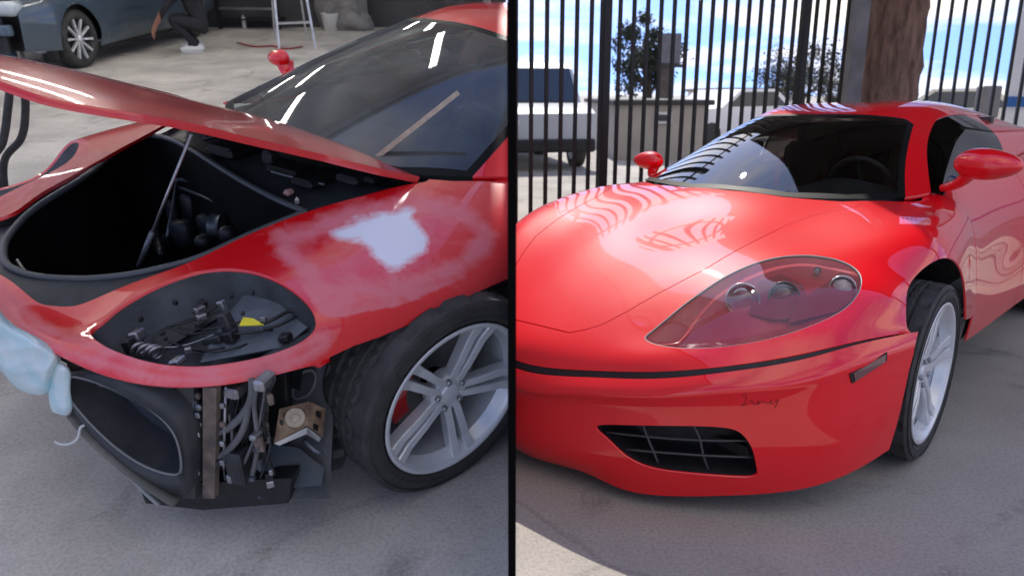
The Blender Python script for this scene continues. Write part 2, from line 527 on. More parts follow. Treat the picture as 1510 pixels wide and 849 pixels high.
TAN = mat('leather_tan', (.35, .2, .09), .5, bump=.2, bscale=90)
# ---------------------------------------------------------------- the setting
CONC = mat('yard_concrete', (.48, .435, .38), .85, var=.34, vscale=1.1, bump=.14, bscale=220, detail=10, vmin=.25, vmax=.75)
V = [(-900, -900), (900, -900), (900, 900), (-900, 900), (0, -6), (-12, -6), (-12, 14), (0, 14)]
def wear(m, crack, stain, cscale, joint=None):
    n, l = m.node_tree.nodes, m.node_tree.links; p = n['Principled BSDF']
    base = p.inputs['Base Color'].links[0].from_socket
    tc = n.new('ShaderNodeTexCoord')
    nz = n.new('ShaderNodeTexNoise'); nz.inputs['Scale'].default_value = 2.0; nz.inputs['Detail'].default_value = 6
    l.new(tc.outputs['Object'], nz.inputs['Vector'])
    mv = n.new('ShaderNodeMix'); mv.data_type = 'VECTOR'; mv.inputs[0].default_value = .12; l.new(tc.outputs['Object'], mv.inputs[4]); l.new(nz.outputs['Color'], mv.inputs[5])
    vo = n.new('ShaderNodeTexVoronoi'); vo.feature = 'DISTANCE_TO_EDGE'; vo.inputs['Scale'].default_value = cscale; l.new(mv.outputs[1], vo.inputs['Vector'])
    r = n.new('ShaderNodeMapRange'); r.inputs[1].default_value = 0; r.inputs[2].default_value = .006; r.inputs[3].default_value = crack; r.inputs[4].default_value = 0; l.new(vo.outputs['Distance'], r.inputs[0])
    s1 = n.new('ShaderNodeTexNoise'); s1.inputs['Scale'].default_value = 2.7; s1.inputs['Detail'].default_value = 5; s1.inputs['Distortion'].default_value = .8; l.new(tc.outputs['Object'], s1.inputs['Vector'])
    r2 = n.new('ShaderNodeMapRange'); r2.inputs[1].default_value = .58; r2.inputs[2].default_value = .72; r2.inputs[4].default_value = stain; l.new(s1.outputs['Fac'], r2.inputs[0])
    s2 = n.new('ShaderNodeTexNoise'); s2.inputs['Scale'].default_value = 90; s2.inputs['Detail'].default_value = 3; l.new(tc.outputs['Object'], s2.inputs['Vector'])
    r3 = n.new('ShaderNodeMapRange'); r3.inputs[1].default_value = .35; r3.inputs[2].default_value = .7; r3.inputs[3].default_value = .22; r3.inputs[4].default_value = -.12; l.new(s2.outputs['Fac'], r3.inputs[0])
    a = n.new('ShaderNodeMath'); a.operation = 'ADD'; l.new(r.outputs[0], a.inputs[0]); l.new(r2.outputs[0], a.inputs[1])
    a2 = n.new('ShaderNodeMath'); a2.operation = 'ADD'; a2.use_clamp = True; l.new(a.outputs[0], a2.inputs[0]); l.new(r3.outputs[0], a2.inputs[1])
    mx = n.new('ShaderNodeMix'); mx.data_type = 'RGBA'; l.new(a2.outputs[0], mx.inputs[0]); l.new(base, mx.inputs[6]); mx.inputs[7].default_value = (.045, .042, .04, 1)
    l.new(mx.outputs[2], p.inputs['Base Color'])
wear(CONC, .22, .40, .45)
o = raw('ground', [(x, y, 0) for x, y in V], [(0, 1, 4, 5), (1, 2, 7, 4), (2, 3, 6, 7), (3, 0, 5, 6)], CONC, None, YARD, False)
tag(o, kind='structure')
# workshop floor, ramping up from the mouth of the shop
SHOPF = mat('shop_floor', (.70, .655, .59), .6, var=.45, vscale=1.7, bump=.08, bscale=200, detail=11, vmin=.3, vmax=.72)
wear(SHOPF, .16, .50, .35)
o = raw('workshop_floor', [(-12, -6.2, 0), (-.0005, -6.2, 0), (-.0005, 13.4, 0), (-12, 13.4, 0)], [(0, 1, 2, 3)], SHOPF, None, SHOP, False)
tag(o, kind='structure')
# added partition between shop and yard; its unseen pale panel bounces light
BLK = mat('partition_black', (.003, .003, .003), .95, spec=.05)
PALE = mat('partition_grey', (.60, .59, .57), .6, var=.2, vscale=2)
pt = thing('partition_wall', 'thin added partition wall with black end strip standing between the two red cars', 'wall', YARD.sub(0, (0, 1.25, 0)))
raw('end_strip', *boxm((0, .004, 1.0), (.0148, .008, 2.5)), BLK, pt, None, False)
raw('panel', *boxm((0, 5.90, 1.0), (.0132, 11.77, 2.5)), PALE, pt, None, False)
raw('top_rail', *boxm((0, 5.9, 2.265), (.03, 11.7, .03)), BLK, pt, None, False)
# ---------------------------------------------------------------- the sports car: shared builders
XCUT = 0.004          # both cars run up to the thin added partition between workshop and yard
def cpart(name, m, material, parent, frame, side, smooth=True, label=None):
    """a part of one of the two cars, ended inside the partition"""
    mb = m if isinstance(m, MB) else MB(m[0], m[1])
    if len(mb.V) == 0: return None
    wx = frame.w(mb.P)[:, 0] * side
    if wx.min() < XCUT:
        if wx.max() < XCUT: return None
        _, mb = clip(mb, wx - XCUT)
    nrm = mb.N if mb.V.shape[1] >= 9 else None
    o = raw(name, mb.P, mb.F, material, parent, None, smooth, nrm)
    for k in range(9, mb.V.shape[1]):
        at = o.data.attributes.new('mask%d' % (k - 9), 'FLOAT', 'POINT')
        at.data.foreach_set('value', mb.V[:, k].astype(np.float32))
    if label: o['label'] = label
    return o
def mirror_net(N):
    N = np.array(N, float); return np.concatenate([(N * [1, -1, 1])[:, :0:-1], N], 1)
def skin_of(net, W, nv, nu, lam=0.0, both=True):
    n = mirror_net(net) if both else np.array(net, float)
    return grid_mb(surf(W(n), nv, nu, lam), surf(n, nv, nu, lam))
def panel(mb, t=.007):
    """panel with its border folded in; folded border gets its own vertices and flat shading"""
    cnt = {}
    for f in mb.F:
        for k in range(len(f)):
            i, j = f[k], f[(k + 1) % len(f)]
            key = (min(i, j), max(i, j)); cnt[key] = None if key in cnt else (i, j)
    be = [v for v in cnt.values() if v]
    V = list(mb.V); F = list(mb.F); n0 = len(V); idx = {}
    T = {}
    for i, j in be:
        d = mb.V[j, :3] - mb.V[i, :3]
        for k in (i, j):
            o = np.cross(d, mb.V[k, 3:6]); o /= np.linalg.norm(o) + 1e-12
            T[k] = T.get(k, 0) + o
    for k, o in T.items():
        o = o / (np.linalg.norm(o) + 1e-12)
        a = mb.V[k].copy(); nn = a[3:6].copy(); b = a.copy(); b[:3] -= nn * t
        a[3:6] = o * .7 + nn * .7; b[3:6] = o
        idx[k] = (len(V), len(V) + 1); V.append(a); V.append(b)
    for i, j in be: F.append((idx[j][0], idx[i][0], idx[i][1], idx[j][1]))
    return MB(np.array(V), F)
def sunk(mb, d):
    V = mb.V.copy(); V[:, :3] -= V[:, 3:6] * (d[:, None] if np.ndim(d) else d)
    S = MB(V, mb.F)
    return MB(V[:, :3], mb.F)          # no stored normals: shade from the new shape
def onskin(mb, F, px, py):
    q = F.px(mb.P); d = (q[:, 0] - px) ** 2 + (q[:, 1] - py) ** 2
    v = F.l(CAM) - mb.P
    d = np.where((v * mb.N).sum(1) > 0, d, 1e9)
    return mb.V[int(np.argmin(d))]
def spherem(c, r, R=None, nu=20, nv=12, fn=None):
    V, F = [], []
    for i in range(nv + 1):
        a = math.pi * i / nv
        for k in range(nu):
            t = 2 * math.pi * k / nu
            p = np.array([math.sin(a) * math.cos(t), math.sin(a) * math.sin(t), math.cos(a)])
            if fn: p = fn(p)
            V.append(p * r)
    for i in range(nv):
        for k in range(nu):
            F.append((i * nu + k, (i + 1) * nu + k, (i + 1) * nu + (k + 1) % nu, i * nu + (k + 1) % nu))
    V = np.array(V)
    if R is not None: V = V @ np.asarray(R).T
    return V + np.array(c, float), F

GHOUSE = [
 [(-.250,0,.845),(-.270,.25,.848),(-.340,.48,.853),(-.450,.66,.857),(-.580,.765,.855)],
 [(-.500,0,.965),(-.520,.23,.966),(-.575,.44,.962),(-.660,.61,.950),(-.760,.700,.932)],
 [(-.770,0,1.080),(-.785,.21,1.080),(-.825,.40,1.070),(-.880,.55,1.048),(-.950,.635,1.015)],
 [(-1.02,0,1.165),(-1.03,.19,1.163),(-1.06,.36,1.150),(-1.10,.50,1.120),(-1.15,.585,1.080)],
 [(-1.22,0,1.203),(-1.22,.18,1.201),(-1.23,.35,1.190),(-1.25,.48,1.160),(-1.28,.570,1.110)],
 [(-1.50,0,1.214),(-1.50,.18,1.212),(-1.50,.35,1.198),(-1.51,.48,1.168),(-1.53,.570,1.115)],
 [(-2.00,0,1.150),(-2.00,.18,1.148),(-2.00,.34,1.135),(-2.00,.46,1.110),(-2.00,.550,1.060)],
 [(-2.60,0,.990),(-2.60,.20,.990),(-2.60,.40,.985),(-2.60,.55,.970),(-2.60,.640,.940)],
]
BELT = [(-.62,.795,.846),(-.80,.802,.853),(-1.0,.806,.860),(-1.18,.808,.866),(-1.36,.808,.872),(-1.58,.802,.884),(-2.0,.79,.91),(-2.6,.78,.93)]
SIDE = [   # belt, shoulder, flank, lower door, sill
 [(-.620,.804,.832),(-.620,.868,.775),(-.620,.917,.660),(-.620,.929,.480),(-.620,.926,.330),(-.620,.90,.190)],
 [(-.80,.808,.842),(-.80,.868,.780),(-.80,.915,.660),(-.80,.925,.480),(-.80,.925,.330),(-.80,.90,.185)],
 [(-1.2,.812,.856),(-1.2,.872,.790),(-1.2,.918,.660),(-1.2,.915,.480),(-1.2,.922,.330),(-1.2,.90,.180)],
 [(-1.6,.810,.870),(-1.6,.890,.810),(-1.6,.940,.680),(-1.6,.940,.480),(-1.6,.930,.330),(-1.6,.90,.180)],
 [(-2.0,.800,.890),(-2.0,.915,.840),(-2.0,.962,.690),(-2.0,.962,.480),(-2.0,.945,.330),(-2.0,.91,.180)],
 [(-2.6,.780,.910),(-2.6,.920,.855),(-2.6,.970,.700),(-2.6,.970,.480),(-2.6,.950,.330),(-2.6,.92,.190)],
 [(-3.3,.700,.890),(-3.3,.840,.840),(-3.3,.890,.700),(-3.3,.890,.480),(-3.3,.870,.330),(-3.3,.85,.230)],
]

def make_wheel(parent, frame, side, centre, R, rimR, width, axis_out, steer=0., camber=0., spin=0.3, tread=True, caliper=True, detail=True):
    """road wheel, axis along local Y (out = +Y); R tyre radius. Parts: wheel (tyre) > rim, spokes, hub ..."""
    Rw = rotz(steer + (0 if axis_out > 0 else math.pi)) @ rotx(camber)
    T = lambda m: xf(m, Rw, centre)
    w = width / 2
    # tyre: profile in (y, r) from inner bead over the tread to the outer bead
    s = R - rimR
    seg = 144 if tread else 64
    prof = [(-w * .80, rimR - .004), (-w * .98, rimR + s * .25), (-w * 1.0, rimR + s * .55), (-w * .93, R - s * .10), (-w * .84, R - .004)]
    tp = []
    for y in np.linspace(-.80, .80, 33):
        r = R - .006 * abs(y) ** 3
        g = min(abs(y - .42), abs(y + .42), abs(y - .14), abs(y + .14))
        if g < .04: r -= .010
        tp.append((y * w, r))
    prof += tp
    prof += [(w * .84, R - .004), (w * .90, R - s * .06), (w * .955, R - s * .16), (w * 1.0, R - s * .42), (w * 1.0, R - s * .62), (w * .97, rimR + s * .16), (w * .90, rimR + .004), (w * .82, rimR - .004)]
    V, F = lathem(prof, seg)
    m = len(prof)
    if tread:
        V = V.reshape(seg, m, 3)
        for k in range(seg):
            for j in range(m):
                y = prof[j][0] / w
                cut = False
                if abs(y) > .46 and abs(y) <= .83 and k % 8 < 2: cut = True
                if .18 < abs(y) < .38 and k % 3 == 0: cut = True
                if cut and prof[j][1] > R - s * .2:
                    rr = math.hypot(V[k, j, 0], V[k, j, 2]); f = (rr - .008) / rr
                    V[k, j, 0] *= f; V[k, j, 2] *= f
        V = V.reshape(-1, 3)
    tyre = cpart('tyre', T((V, F)), RUBBER, parent, frame, side, 'auto' if tread else True)
    # side wall ribs
    for rr in ((rimR + s * .34), (rimR + s * .72)):
        a = np.linspace(0, 2 * math.pi, 72, endpoint=False)
        P = np.stack([rr * np.cos(a), np.full(72, w * 1.0), rr * np.sin(a)], 1)
        cpart('sidewall_rib', T(tubem(P, .0022, 5, closed=True)), RUBBER, parent, frame, side)
    # rim barrel, lip
    rp = [(-w * .80, rimR - .002), (-w * .55, rimR - .022), (w * .25, rimR - .03), (w * .62, rimR - .022), (w * .78, rimR - .012), (w * .90, rimR - .004), (w * .96, rimR + .003), (w * .985, rimR - .001), (w * .97, rimR - .012), (w * .80, rimR - .018), (w * .55, rimR - .032)]
    rim_o = cpart('rim', T(lathem(rp, 96)), SILVER, parent, frame, side)
    # five twin spokes, flaring to the lip
    yo, yi = w * .86, w * .50
    for k in range(5):
        for sg in (-1, 1):
            a0 = spin + 2 * math.pi * k / 5
            def pt(r, off, y): return np.array([r * math.cos(a0) - off * math.sin(a0), y, r * math.sin(a0) + off * math.cos(a0)])
            secs = []
            for r, off, hw, y, th in ((.045, .0155, .0125, yi + .012, .03), (rimR * .45, .0195, .0125, yi + .022, .034), (rimR * .75, .0235, .0140, w * .74, .034), (rimR - .014, .0275, .0180, yo, .04)):
                o = off * sg
                secs.append([pt(r, o - hw, y), pt(r, o - hw * .86, y + .005), pt(r, o + hw * .86, y + .005), pt(r, o + hw, y), pt(r, o + hw * .8, y - th), pt(r, o - hw * .8, y - th)])
            VV = np.array(secs).reshape(-1, 3); FF = []
            for i in range(3):
                for q in range(6): FF.append((i * 6 + q, i * 6 + (q + 1) % 6, (i + 1) * 6 + (q + 1) % 6, (i + 1) * 6 + q))
            FF += [tuple(range(6))[::-1], tuple(18 + q for q in range(6))]
            cpart('spoke', T((VV, FF)), SILVER, parent, frame, side, False)
    hub = [(yi - .03, .066), (yi + .006, .066), (yi + .014, .060), (yi + .014, .034), (yi + .02, .031), (yi + .022, .026), (yi + .02, .0)]
    cpart('hub', T(lathem(hub, 40)), SILVER, parent, frame, side, 'auto')
    for k in range(5):
        a = spin + .63 + 2 * math.pi * k / 5
        c = np.array([.048 * math.cos(a), yi + .014, .048 * math.sin(a)])
        cpart('wheel_bolt', T(xf(lathem([(0, .0095), (.01, .0095), (.013, .006), (.013, 0)], 6), None, c)), STEEL, parent, frame, side, False)
    cpart('brake_disc', T(lathem([(yi - .10, .04), (yi - .10, .165), (yi - .075, .165), (yi - .075, .04)], 48)), DISC, parent, frame, side, 'auto')
    if caliper:
        a = np.linspace(-.5, .75, 9)
        P = []
        arc = [(.172 * math.cos(t), .172 * math.sin(t)) for t in a] + [(.112 * math.cos(t), .112 * math.sin(t)) for t in a[::-1]]
        cpart('brake_caliper', T(prismm(arc, yi - .115, yi - .045)), CALIPER, parent, frame, side, False)
    return tyre

def hood_poly(pts):
    P = np.array(pts); return np.vstack([P, (P * [1, -1.08] - [0, .15])[::-1]])
# ---------------------------------------------------------------- the finished red car in the yard
carR = thing('sports_car', 'glossy red finished sports car with clear lamp cover parked before the bar fence', 'car', CARR)
def RP(name, m, material, smooth=True, parent=None, label=None):
    return cpart(name, m, material, parent or carR, CARR, 1, smooth, label)

skin = skin_of(NET, WR, 165, 260)
HLR = ring([(951,500),(975,510),(1020,514),(1080,510),(1150,496),(1205,477),(1243,458),(1265,435),(1271,412),(1259,394),(1228,381),(1187,376),(1142,380),(1100,393),(1060,413),(1020,440),(985,468),(961,488)], 120)
# bonnet outline, traced on the skin and mirrored
_hp = [(700,470),(761,484),(800,489),(840,491),(865,487),(890,478),(925,460),(960,440),(1000,418),(1040,397),(1110,357),(1160,332),(1197,319),(1258,307)]
_hd = [onskin(skin, CARR, *p)[6:8] for p in _hp]
_hd = [d for d in _hd if d[1] > .02]
_hd = [(_hd[0][0], 0.0)] + [tuple(d) for d in _hd] + [(_hd[-1][0] - .25, _hd[-1][1] + .06), (-.9, _hd[-1][1] + .06), (-.9, 0)]
HOODR = hood_poly(_hd)

D = skin.D
xb = np.interp(np.abs(D[:, 1]), [0, .25, .48, .66, .765, 1.2], [-.250, -.270, -.340, -.450, -.580, -.62])
cow = xb + .028 - D[:, 0]                      # >0 under the windscreen
_, s1 = clip(skin, np.where(np.abs(D[:, 1]) < .735, cow, -1) * -1)   # keep in front of the screen
arch = np.hypot(s1.D[:, 0] - 0.0, s1.D[:, 2] - .325) - .372
_, s2 = clip(s1, np.where(np.abs(s1.D[:, 1]) > .60, arch, 1.0))
q = polysd(CARR.px(s2.P), HLR); q = np.where((s2.D[:, 1] > .1) & (s2.D[:, 0] > -.3), q, 50)
lamp, s3 = clip(s2, q)
hs = polysd(s3.D[:, :2], HOODR)
hood, fend = clip(s3, hs)
hood2, _ = clip(hood, polysd(hood.D[:, :2], HOODR) + .0022)
_, fend2 = clip(fend, polysd(fend.D[:, :2], HOODR) - .0022)
RP('bonnet', panel(hood2), RED)
RP('front_wing', panel(fend2), RED)
seam, _ = clip(s3, np.abs(hs) - .02)
RP('bonnet_seam', sunk(seam, .009), BLACK)

# head lamp: clear cover, red housing, lamps
sq = polysd(CARR.px(lamp.P), HLR)
cover, _ = clip(lamp, sq + 1.6)
hl = RP('headlamp', sunk(lamp, .004 + .040 * np.clip(-sq / 22, 0, 1) ** .7), mat('lamp_housing_red', (.85, .04, .06), .4, coat=.3))
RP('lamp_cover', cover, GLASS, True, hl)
gask = [onskin(lamp, CARR, *p)[:3] for p in ring(HLR, 120)]
ga = np.array([p - onskin(lamp, CARR, *HLR[i])[3:6] * .004 for i, p in enumerate(gask)])
RP('gasket', tubem(smooth_rows(np.vstack([ga, ga, ga]), 3)[120:240], .0042, 6, closed=True), mat('grey_gasket', (.26, .26, .26), .5), True, hl)
def lampunit(px, py, depth, r, glassy, bowl, nm, aim=(1, .55, .42)):
    v = onskin(lamp, CARR, px, py)
    # back along the sight line to the wanted depth below the cover
    o, d = CARR.ray(px, py)
    c = v[:3] + d * depth
    Rm = frame_axes((0, 0, 1), aim)
    Rl = Rm @ np.array([[1, 0, 0], [0, 0, -1], [0, 1, 0]])   # lathe axis Y -> aim
    bp = [(-.05, .008), (-.045, r * .5), (-.03, r * .8), (-.012, r * .96), (0, r), (.004, r * 1.06), (-.006, r * 1.10), (-.05, r * 1.10)]
    u = RP(nm, xf(lathem(bp, 32), Rl, c), bowl, True, hl)
    RP('lamp_lens', xf(lathem([(-.012, r * .80), (-.006, r * .72), (.0, r * .45), (.003, 0.0)], 24), Rl, c), glassy, True, hl)
LENS = glassmat('lens', (.9, .93, .95), .02, 1.5, boost=2)
LBOWL = mat('lamp_silver', (.82, .82, .82), .22, .55)
lampunit(1095, 442, .040, .050, LENS, LBOWL, 'projector_bowl')
lampunit(1156, 436, .055, .044, LENS, mat('dark_bowl', (.22, .24, .23), .25, .5), 'reflector_bowl')
lampunit(1243, 427, .028, .038, mat('frost_lens', (.75, .62, .62), .2, coat=1), LBOWL, 'indicator_bowl')
lampunit(1206, 399, .026, .011, mat('bulb_white', (.85, .83, .8), .2), CHROME, 'bulb')

def lampplate(name, pts, material):
    P = []
    for px, py, dp in pts:
        o, d = CARR.ray(px, py); P.append(onskin(lamp, CARR, px, py)[:3] + d * dp)
    P = np.array(P); k = len(P); d = CARR.ray(1150, 440)[1]
    V = np.vstack([P, P + d * .01]); F = [tuple(range(k)), tuple(range(2 * k - 1, k - 1, -1))] + [(i, i + k, (i + 1) % k + k, (i + 1) % k) for i in range(k)]
    RP(name, (V, F), material, False, hl)
DRED = mat('bezel_dark_red', (.50, .03, .05), .4, coat=.3)
lampplate('bezel', [(1104,462,.05),(1118,415,.055),(1150,405,.055),(1183,420,.05),(1192,442,.045),(1172,470,.03),(1140,472,.035)], DRED)
lampplate('bezel', [(1162,478,.02),(1176,452,.03),(1205,425,.035),(1240,402,.03),(1264,412,.02),(1262,438,.015),(1234,460,.015)], DRED)
0 and lampplate('reflector_strip', [(985,486,.012),(1030,450,.02),(1075,420,.03),(1085,430,.045),(1070,465,.045),(1030,486,.03)], mat('strip_silver', (.55, .52, .54), .35, .4))
# bumper with its two grille openings
bump = skin_of(BNET, WR, 90, 260)
GRR = ring([(880,628),(930,627),(1000,628),(1070,631),(1097,643),(1110,664),(1116,690),(1112,703),(1070,703),(1000,697),(950,687),(917,668),(893,645)], 100)
g = np.where(bump.D[:, 1] > .1, polysd(CARR.px(bump.P), GRR), 50.)
grille, b2 = clip(bump, g)
_, b2 = clip(b2, b2.D[:, 1] + .35)          # the far corner lies beyond the partition
RP('front_bumper', panel(b2, .012), RED)
gs = polysd(CARR.px(grille.P), GRR)
gr = RP('grille_duct', sunk(grille, .010 + .14 * np.clip(-gs / 9, 0, 1)), BLACK)
# the grille bars follow the bumper, a little behind its face
GBAR = mat('grille_bar', (.05, .05, .052), .45)
def bpt(px, py, dd=.028):
    v = onskin(grille, CARR, px, py); return v[:3] - v[3:6] * dd
for pts in ([(886,640),(950,648),(1030,654),(1108,656)], [(918,668),(980,675),(1050,680),(1114,681)], [(945,628),(953,652),(961,672),(966,690)], [(1020,628),(1029,652),(1037,676),(1043,700)]):
    RP('grille_bar', tubem(spline1([bpt(*p) for p in pts], 14), .0042, 5), GBAR, True, gr)
# dark joint between bumper and wings
jt = surf(WR(mirror_net([[tuple(np.array(p) + [-.012 * (1 - p[1] * .7), -.012 * p[1], -.004]) for p in BNET[5]], [tuple(np.array(p) + [-.020 * (1 - p[1] * .7), -.02 * p[1], .008]) for p in BNET[5]], [tuple(np.array(p) + [-.024 * (1 - p[1] * .7), -.02 * p[1], .016]) for p in NET[0]]])), 6, 120)
RP('bumper_joint', sunk(grid_mb(jt[:, 30:117]), .002), BLACK)
# thin dark red squiggle below the bumper crest
scr = [(1094,584),(1100,581),(1098,592),(1095,599),(1102,594),(1108,590),(1112,596),(1117,591),(1121,596),(1126,591),(1131,595),(1137,589),(1140,596),(1148,589),(1143,602)]
RP('squiggle_mark', tubem(spline1([(lambda v: v[:3] + v[3:6] * .0006)(onskin(b2, CARR, *p)) for p in scr], 80), .0011, 4), mat('squiggle_dark_red', (.26, .006, .012), .5))
# side marker
mv = [onskin(bump, CARR, *p) for p in ((1253,551),(1306,520),(1307,532),(1254,565))]
mp = np.array([v[:3] + v[3:6] * .004 for v in mv]); mn = np.mean([v[3:6] for v in mv], 0)
def quadbox(P, n, t):
    V = np.vstack([P, P - n * t]); return V, [(0, 1, 2, 3), (7, 6, 5, 4), (0, 4, 5, 1), (1, 5, 6, 2), (2, 6, 7, 3), (3, 7, 4, 0)]
mk = RP('side_marker', quadbox(mp, mn, .014), BLACK, False)
mc = mp.mean(0); RP('marker_lens', quadbox(mc + (mp - mc) * [.86, .86, .86] + mn * .003, mn, .006), mat('smoked_lens', (.16, .06, .06), .25, coat=1), False, mk)

# cabin
def cabin(W, frame, side, parent, dirty=False, glass=None, paint=None):
    P = lambda n, m, mt, smooth=True, par=None: cpart(n, m, mt, par or parent, frame, side, smooth)
    gh = skin_of(GHOUSE, W, 150, 110)
    d = gh.D
    # outline of the screen in design space: (s along the slope, |y|)
    ys = np.interp(d[:, 0], [-1.16, -1.02, -.77, -.50, -.25], [.575, .585, .652, .722, .782])
    ab = np.abs(d[:, 1])
    topx = np.interp(ab, [0, .19, .36, .5, .6], [-1.015, -1.02, -1.045, -1.085, -1.14])
    sd = np.maximum((ab - ys + .045), (topx + .012 - d[:, 0]))
    # round the upper corners
    sd = np.maximum(sd, np.where(d[:, 0] < -.9, (ab - ys + .045) * .7 + (topx + .012 - d[:, 0]) * .7 + .035, sd))
    scr, red = clip(gh, sd)
    P('roof_and_pillars', panel(red, .02), paint)
    glz, frit = clip(scr, np.maximum(sd[:0].sum() if 0 else 0, 0) + scr_sd(scr) + .028)
    P('windscreen', glz, glass)
    P('windscreen_frit', frit, mat('frit', (.008, .008, .008), .5, spec=.1))
    # side glass and its dark surround
    top = np.array([r[4] for r in GHOUSE]); bel = np.array(BELT)
    for sg in ((1, -1)):
        N = []
        for k in range(8):
            a, b = top[k] * [1, sg, 1], bel[k] * [1, sg, 1]
            N.append([a + [0, -.004 * sg, -.004], a * .66 + b * .34 + [0, .018 * sg, .01], a * .34 + b * .66 + [0, .016 * sg, .008], b + [0, -.012 * sg, -.05]])
        sg_mb = grid_mb(surf(W(np.array(N)), 60, 16))
        if sg < 0: sg_mb = flip(sg_mb)
        dd = sg_mb.V[:, :3]
        dsn = surf(np.array(N), 60, 16).reshape(-1, 3)
        keep, rest = clip(MB(np.hstack([sg_mb.V[:, :6], dsn]), sg_mb.F), -1.62 - dsn[:, 0])
        P('side_window', keep, DARKGLASS)
        P('rear_quarter', panel(rest), paint)
    return gh
def scr_sd(m):
    d = m.D
    ys = np.interp(d[:, 0], [-1.16, -1.02, -.77, -.50, -.25], [.575, .585, .652, .722, .782])
    ab = np.abs(d[:, 1])
    topx = np.interp(ab, [0, .19, .36, .5, .6], [-1.015, -1.02, -1.045, -1.085, -1.14])
    lowx = np.interp(ab, [0, .25, .48, .66, .765], [-.25, -.27, -.34, -.45, -.58])
    s = np.maximum((ab - ys + .045), (topx + .012 - d[:, 0]))
    s = np.maximum(s, np.where(d[:, 0] < -.9, (ab - ys + .045) * .7 + (topx + .012 - d[:, 0]) * .7 + .035, s))
    return np.maximum(s, d[:, 0] - lowx)
cabin(WR, CARR, 1, carR, glass=SCREEN, paint=RED)

def interior(W, frame, side, parent):
    P = lambda n, m, mt, smooth=True, par=None: cpart(n, (W(m[0]), m[1]), mt, par or parent, frame, side, smooth)
    # dash top follows the screen base, with a hooded binnacle
    N = [[(-.27, 0, .825), (-.29, .25, .827), (-.36, .48, .83), (-.47, .65, .83)],
         [(-.50, 0, .835), (-.50, .25, .845), (-.53, .48, .84), (-.58, .67, .83)],
         [(-.68, 0, .825), (-.69, .25, .865), (-.70, .48, .85), (-.72, .69, .82)],
         [(-.76, 0, .78), (-.78, .25, .84), (-.78, .48, .82), (-.77, .69, .78)],
         [(-.74, 0, .55), (-.74, .25, .55), (-.74, .48, .55), (-.74, .69, .55)]]
    P('dashboard', (lambda g: (g.P, g.F))(grid_mb(surf(mirror_net(N), 30, 40))), INTERIOR)
    for sg in (1, -1):
        y = .36 * sg
        seat = P('seat', bevbox((-1.30, y, .36), (.50, .46, .16), .05), LEATHER)
        for nm, c, s, an in (('seat_back', (-1.58, y, .70), (.14, .46, .58), -.25), ('headrest', (-1.68, y, 1.0), (.10, .24, .15), -.2)):
            P(nm, bevbox(c, s, .045, roty(an)), LEATHER, True, seat)
        for o in (-.14, .14): P('seat_stripe', bevbox((-1.49, y + o, .72), (.02, .05, .5), .008, roty(-.25)), TAN, True, seat)
    a = np.linspace(0, 2 * math.pi, 40, endpoint=False)
    Rm = roty(math.radians(-68))
    Q = np.stack([.175 * np.cos(a), .175 * np.sin(a), 0 * a], 1) @ Rm.T + np.array([-.86, .36, .80])
    sw = P('steering_wheel', tubem(Q, .014, 8, closed=True), LEATHER)
    for t in (0, 2.1, 4.2):
        e = np.array([.17 * math.cos(t), .17 * math.sin(t), 0]) @ Rm.T + np.array([-.86, .36, .80])
        P('steering_spoke', rod((-.86, .36, .80), e, .012, 6), INTERIOR, True, sw)
    for sg in (1, -1): P('door_card', boxm((-1.24, .735 * sg, .62), (.95, .03, .48)), INTERIOR, False)
    P('bulkhead', boxm((-1.85, 0, .70), (.04, 1.25, .75)), INTERIOR, False)
    P('cabin_floor', boxm((-1.25, 0, .22), (1.5, 1.5, .03)), INTERIOR, False)
    P('scuttle', boxm((-.42, 0, .60), (.03, 1.5, .42)), INTERIOR, False)
interior(WR, CARR, 1, carR)

# flank, door with gap and side intake
sidem = skin_of(SIDE, WR, 110, 60, both=False)
dsd = sidem.D
ra = np.hypot(dsd[:, 0] + 2.6, dsd[:, 2] - .325) - .375
_, sm = clip(sidem, ra)
fa = np.hypot(sm.D[:, 0], sm.D[:, 2] - .325) - .372
_, sm = clip(sm, fa)
INT = np.array([(-1.52, .50), (-1.62, .60), (-2.02, .54), (-2.06, .44), (-1.98, .30), (-1.62, .30)])
it, sm = clip(sm, polysd(sm.D[:, [0, 2]], ring(INT, 40)))
RP('side_intake', sunk(it, .10), BLACK)
dr, _ = clip(sm, sm.D[:, 0] + .6245); _, dr = clip(dr, dr.D[:, 0] + 1.4565)
RP('door', panel(dr), RED)
bk, _ = clip(sm, sm.D[:, 0] + 1.4635)
RP('rear_wing', panel(bk), RED)
sl, _ = clip(sidem, np.abs(sidem.D[:, 0] + 1.04) - .46)
RP('door_seam', sunk(sl, .02), BLACK)
# mirrored plain flank of the far side
fs = skin_of([[(p[0], -p[1], p[2]) for p in r] for r in SIDE], WR, 40, 20, both=False)
RP('flank', flip(fs), RED)

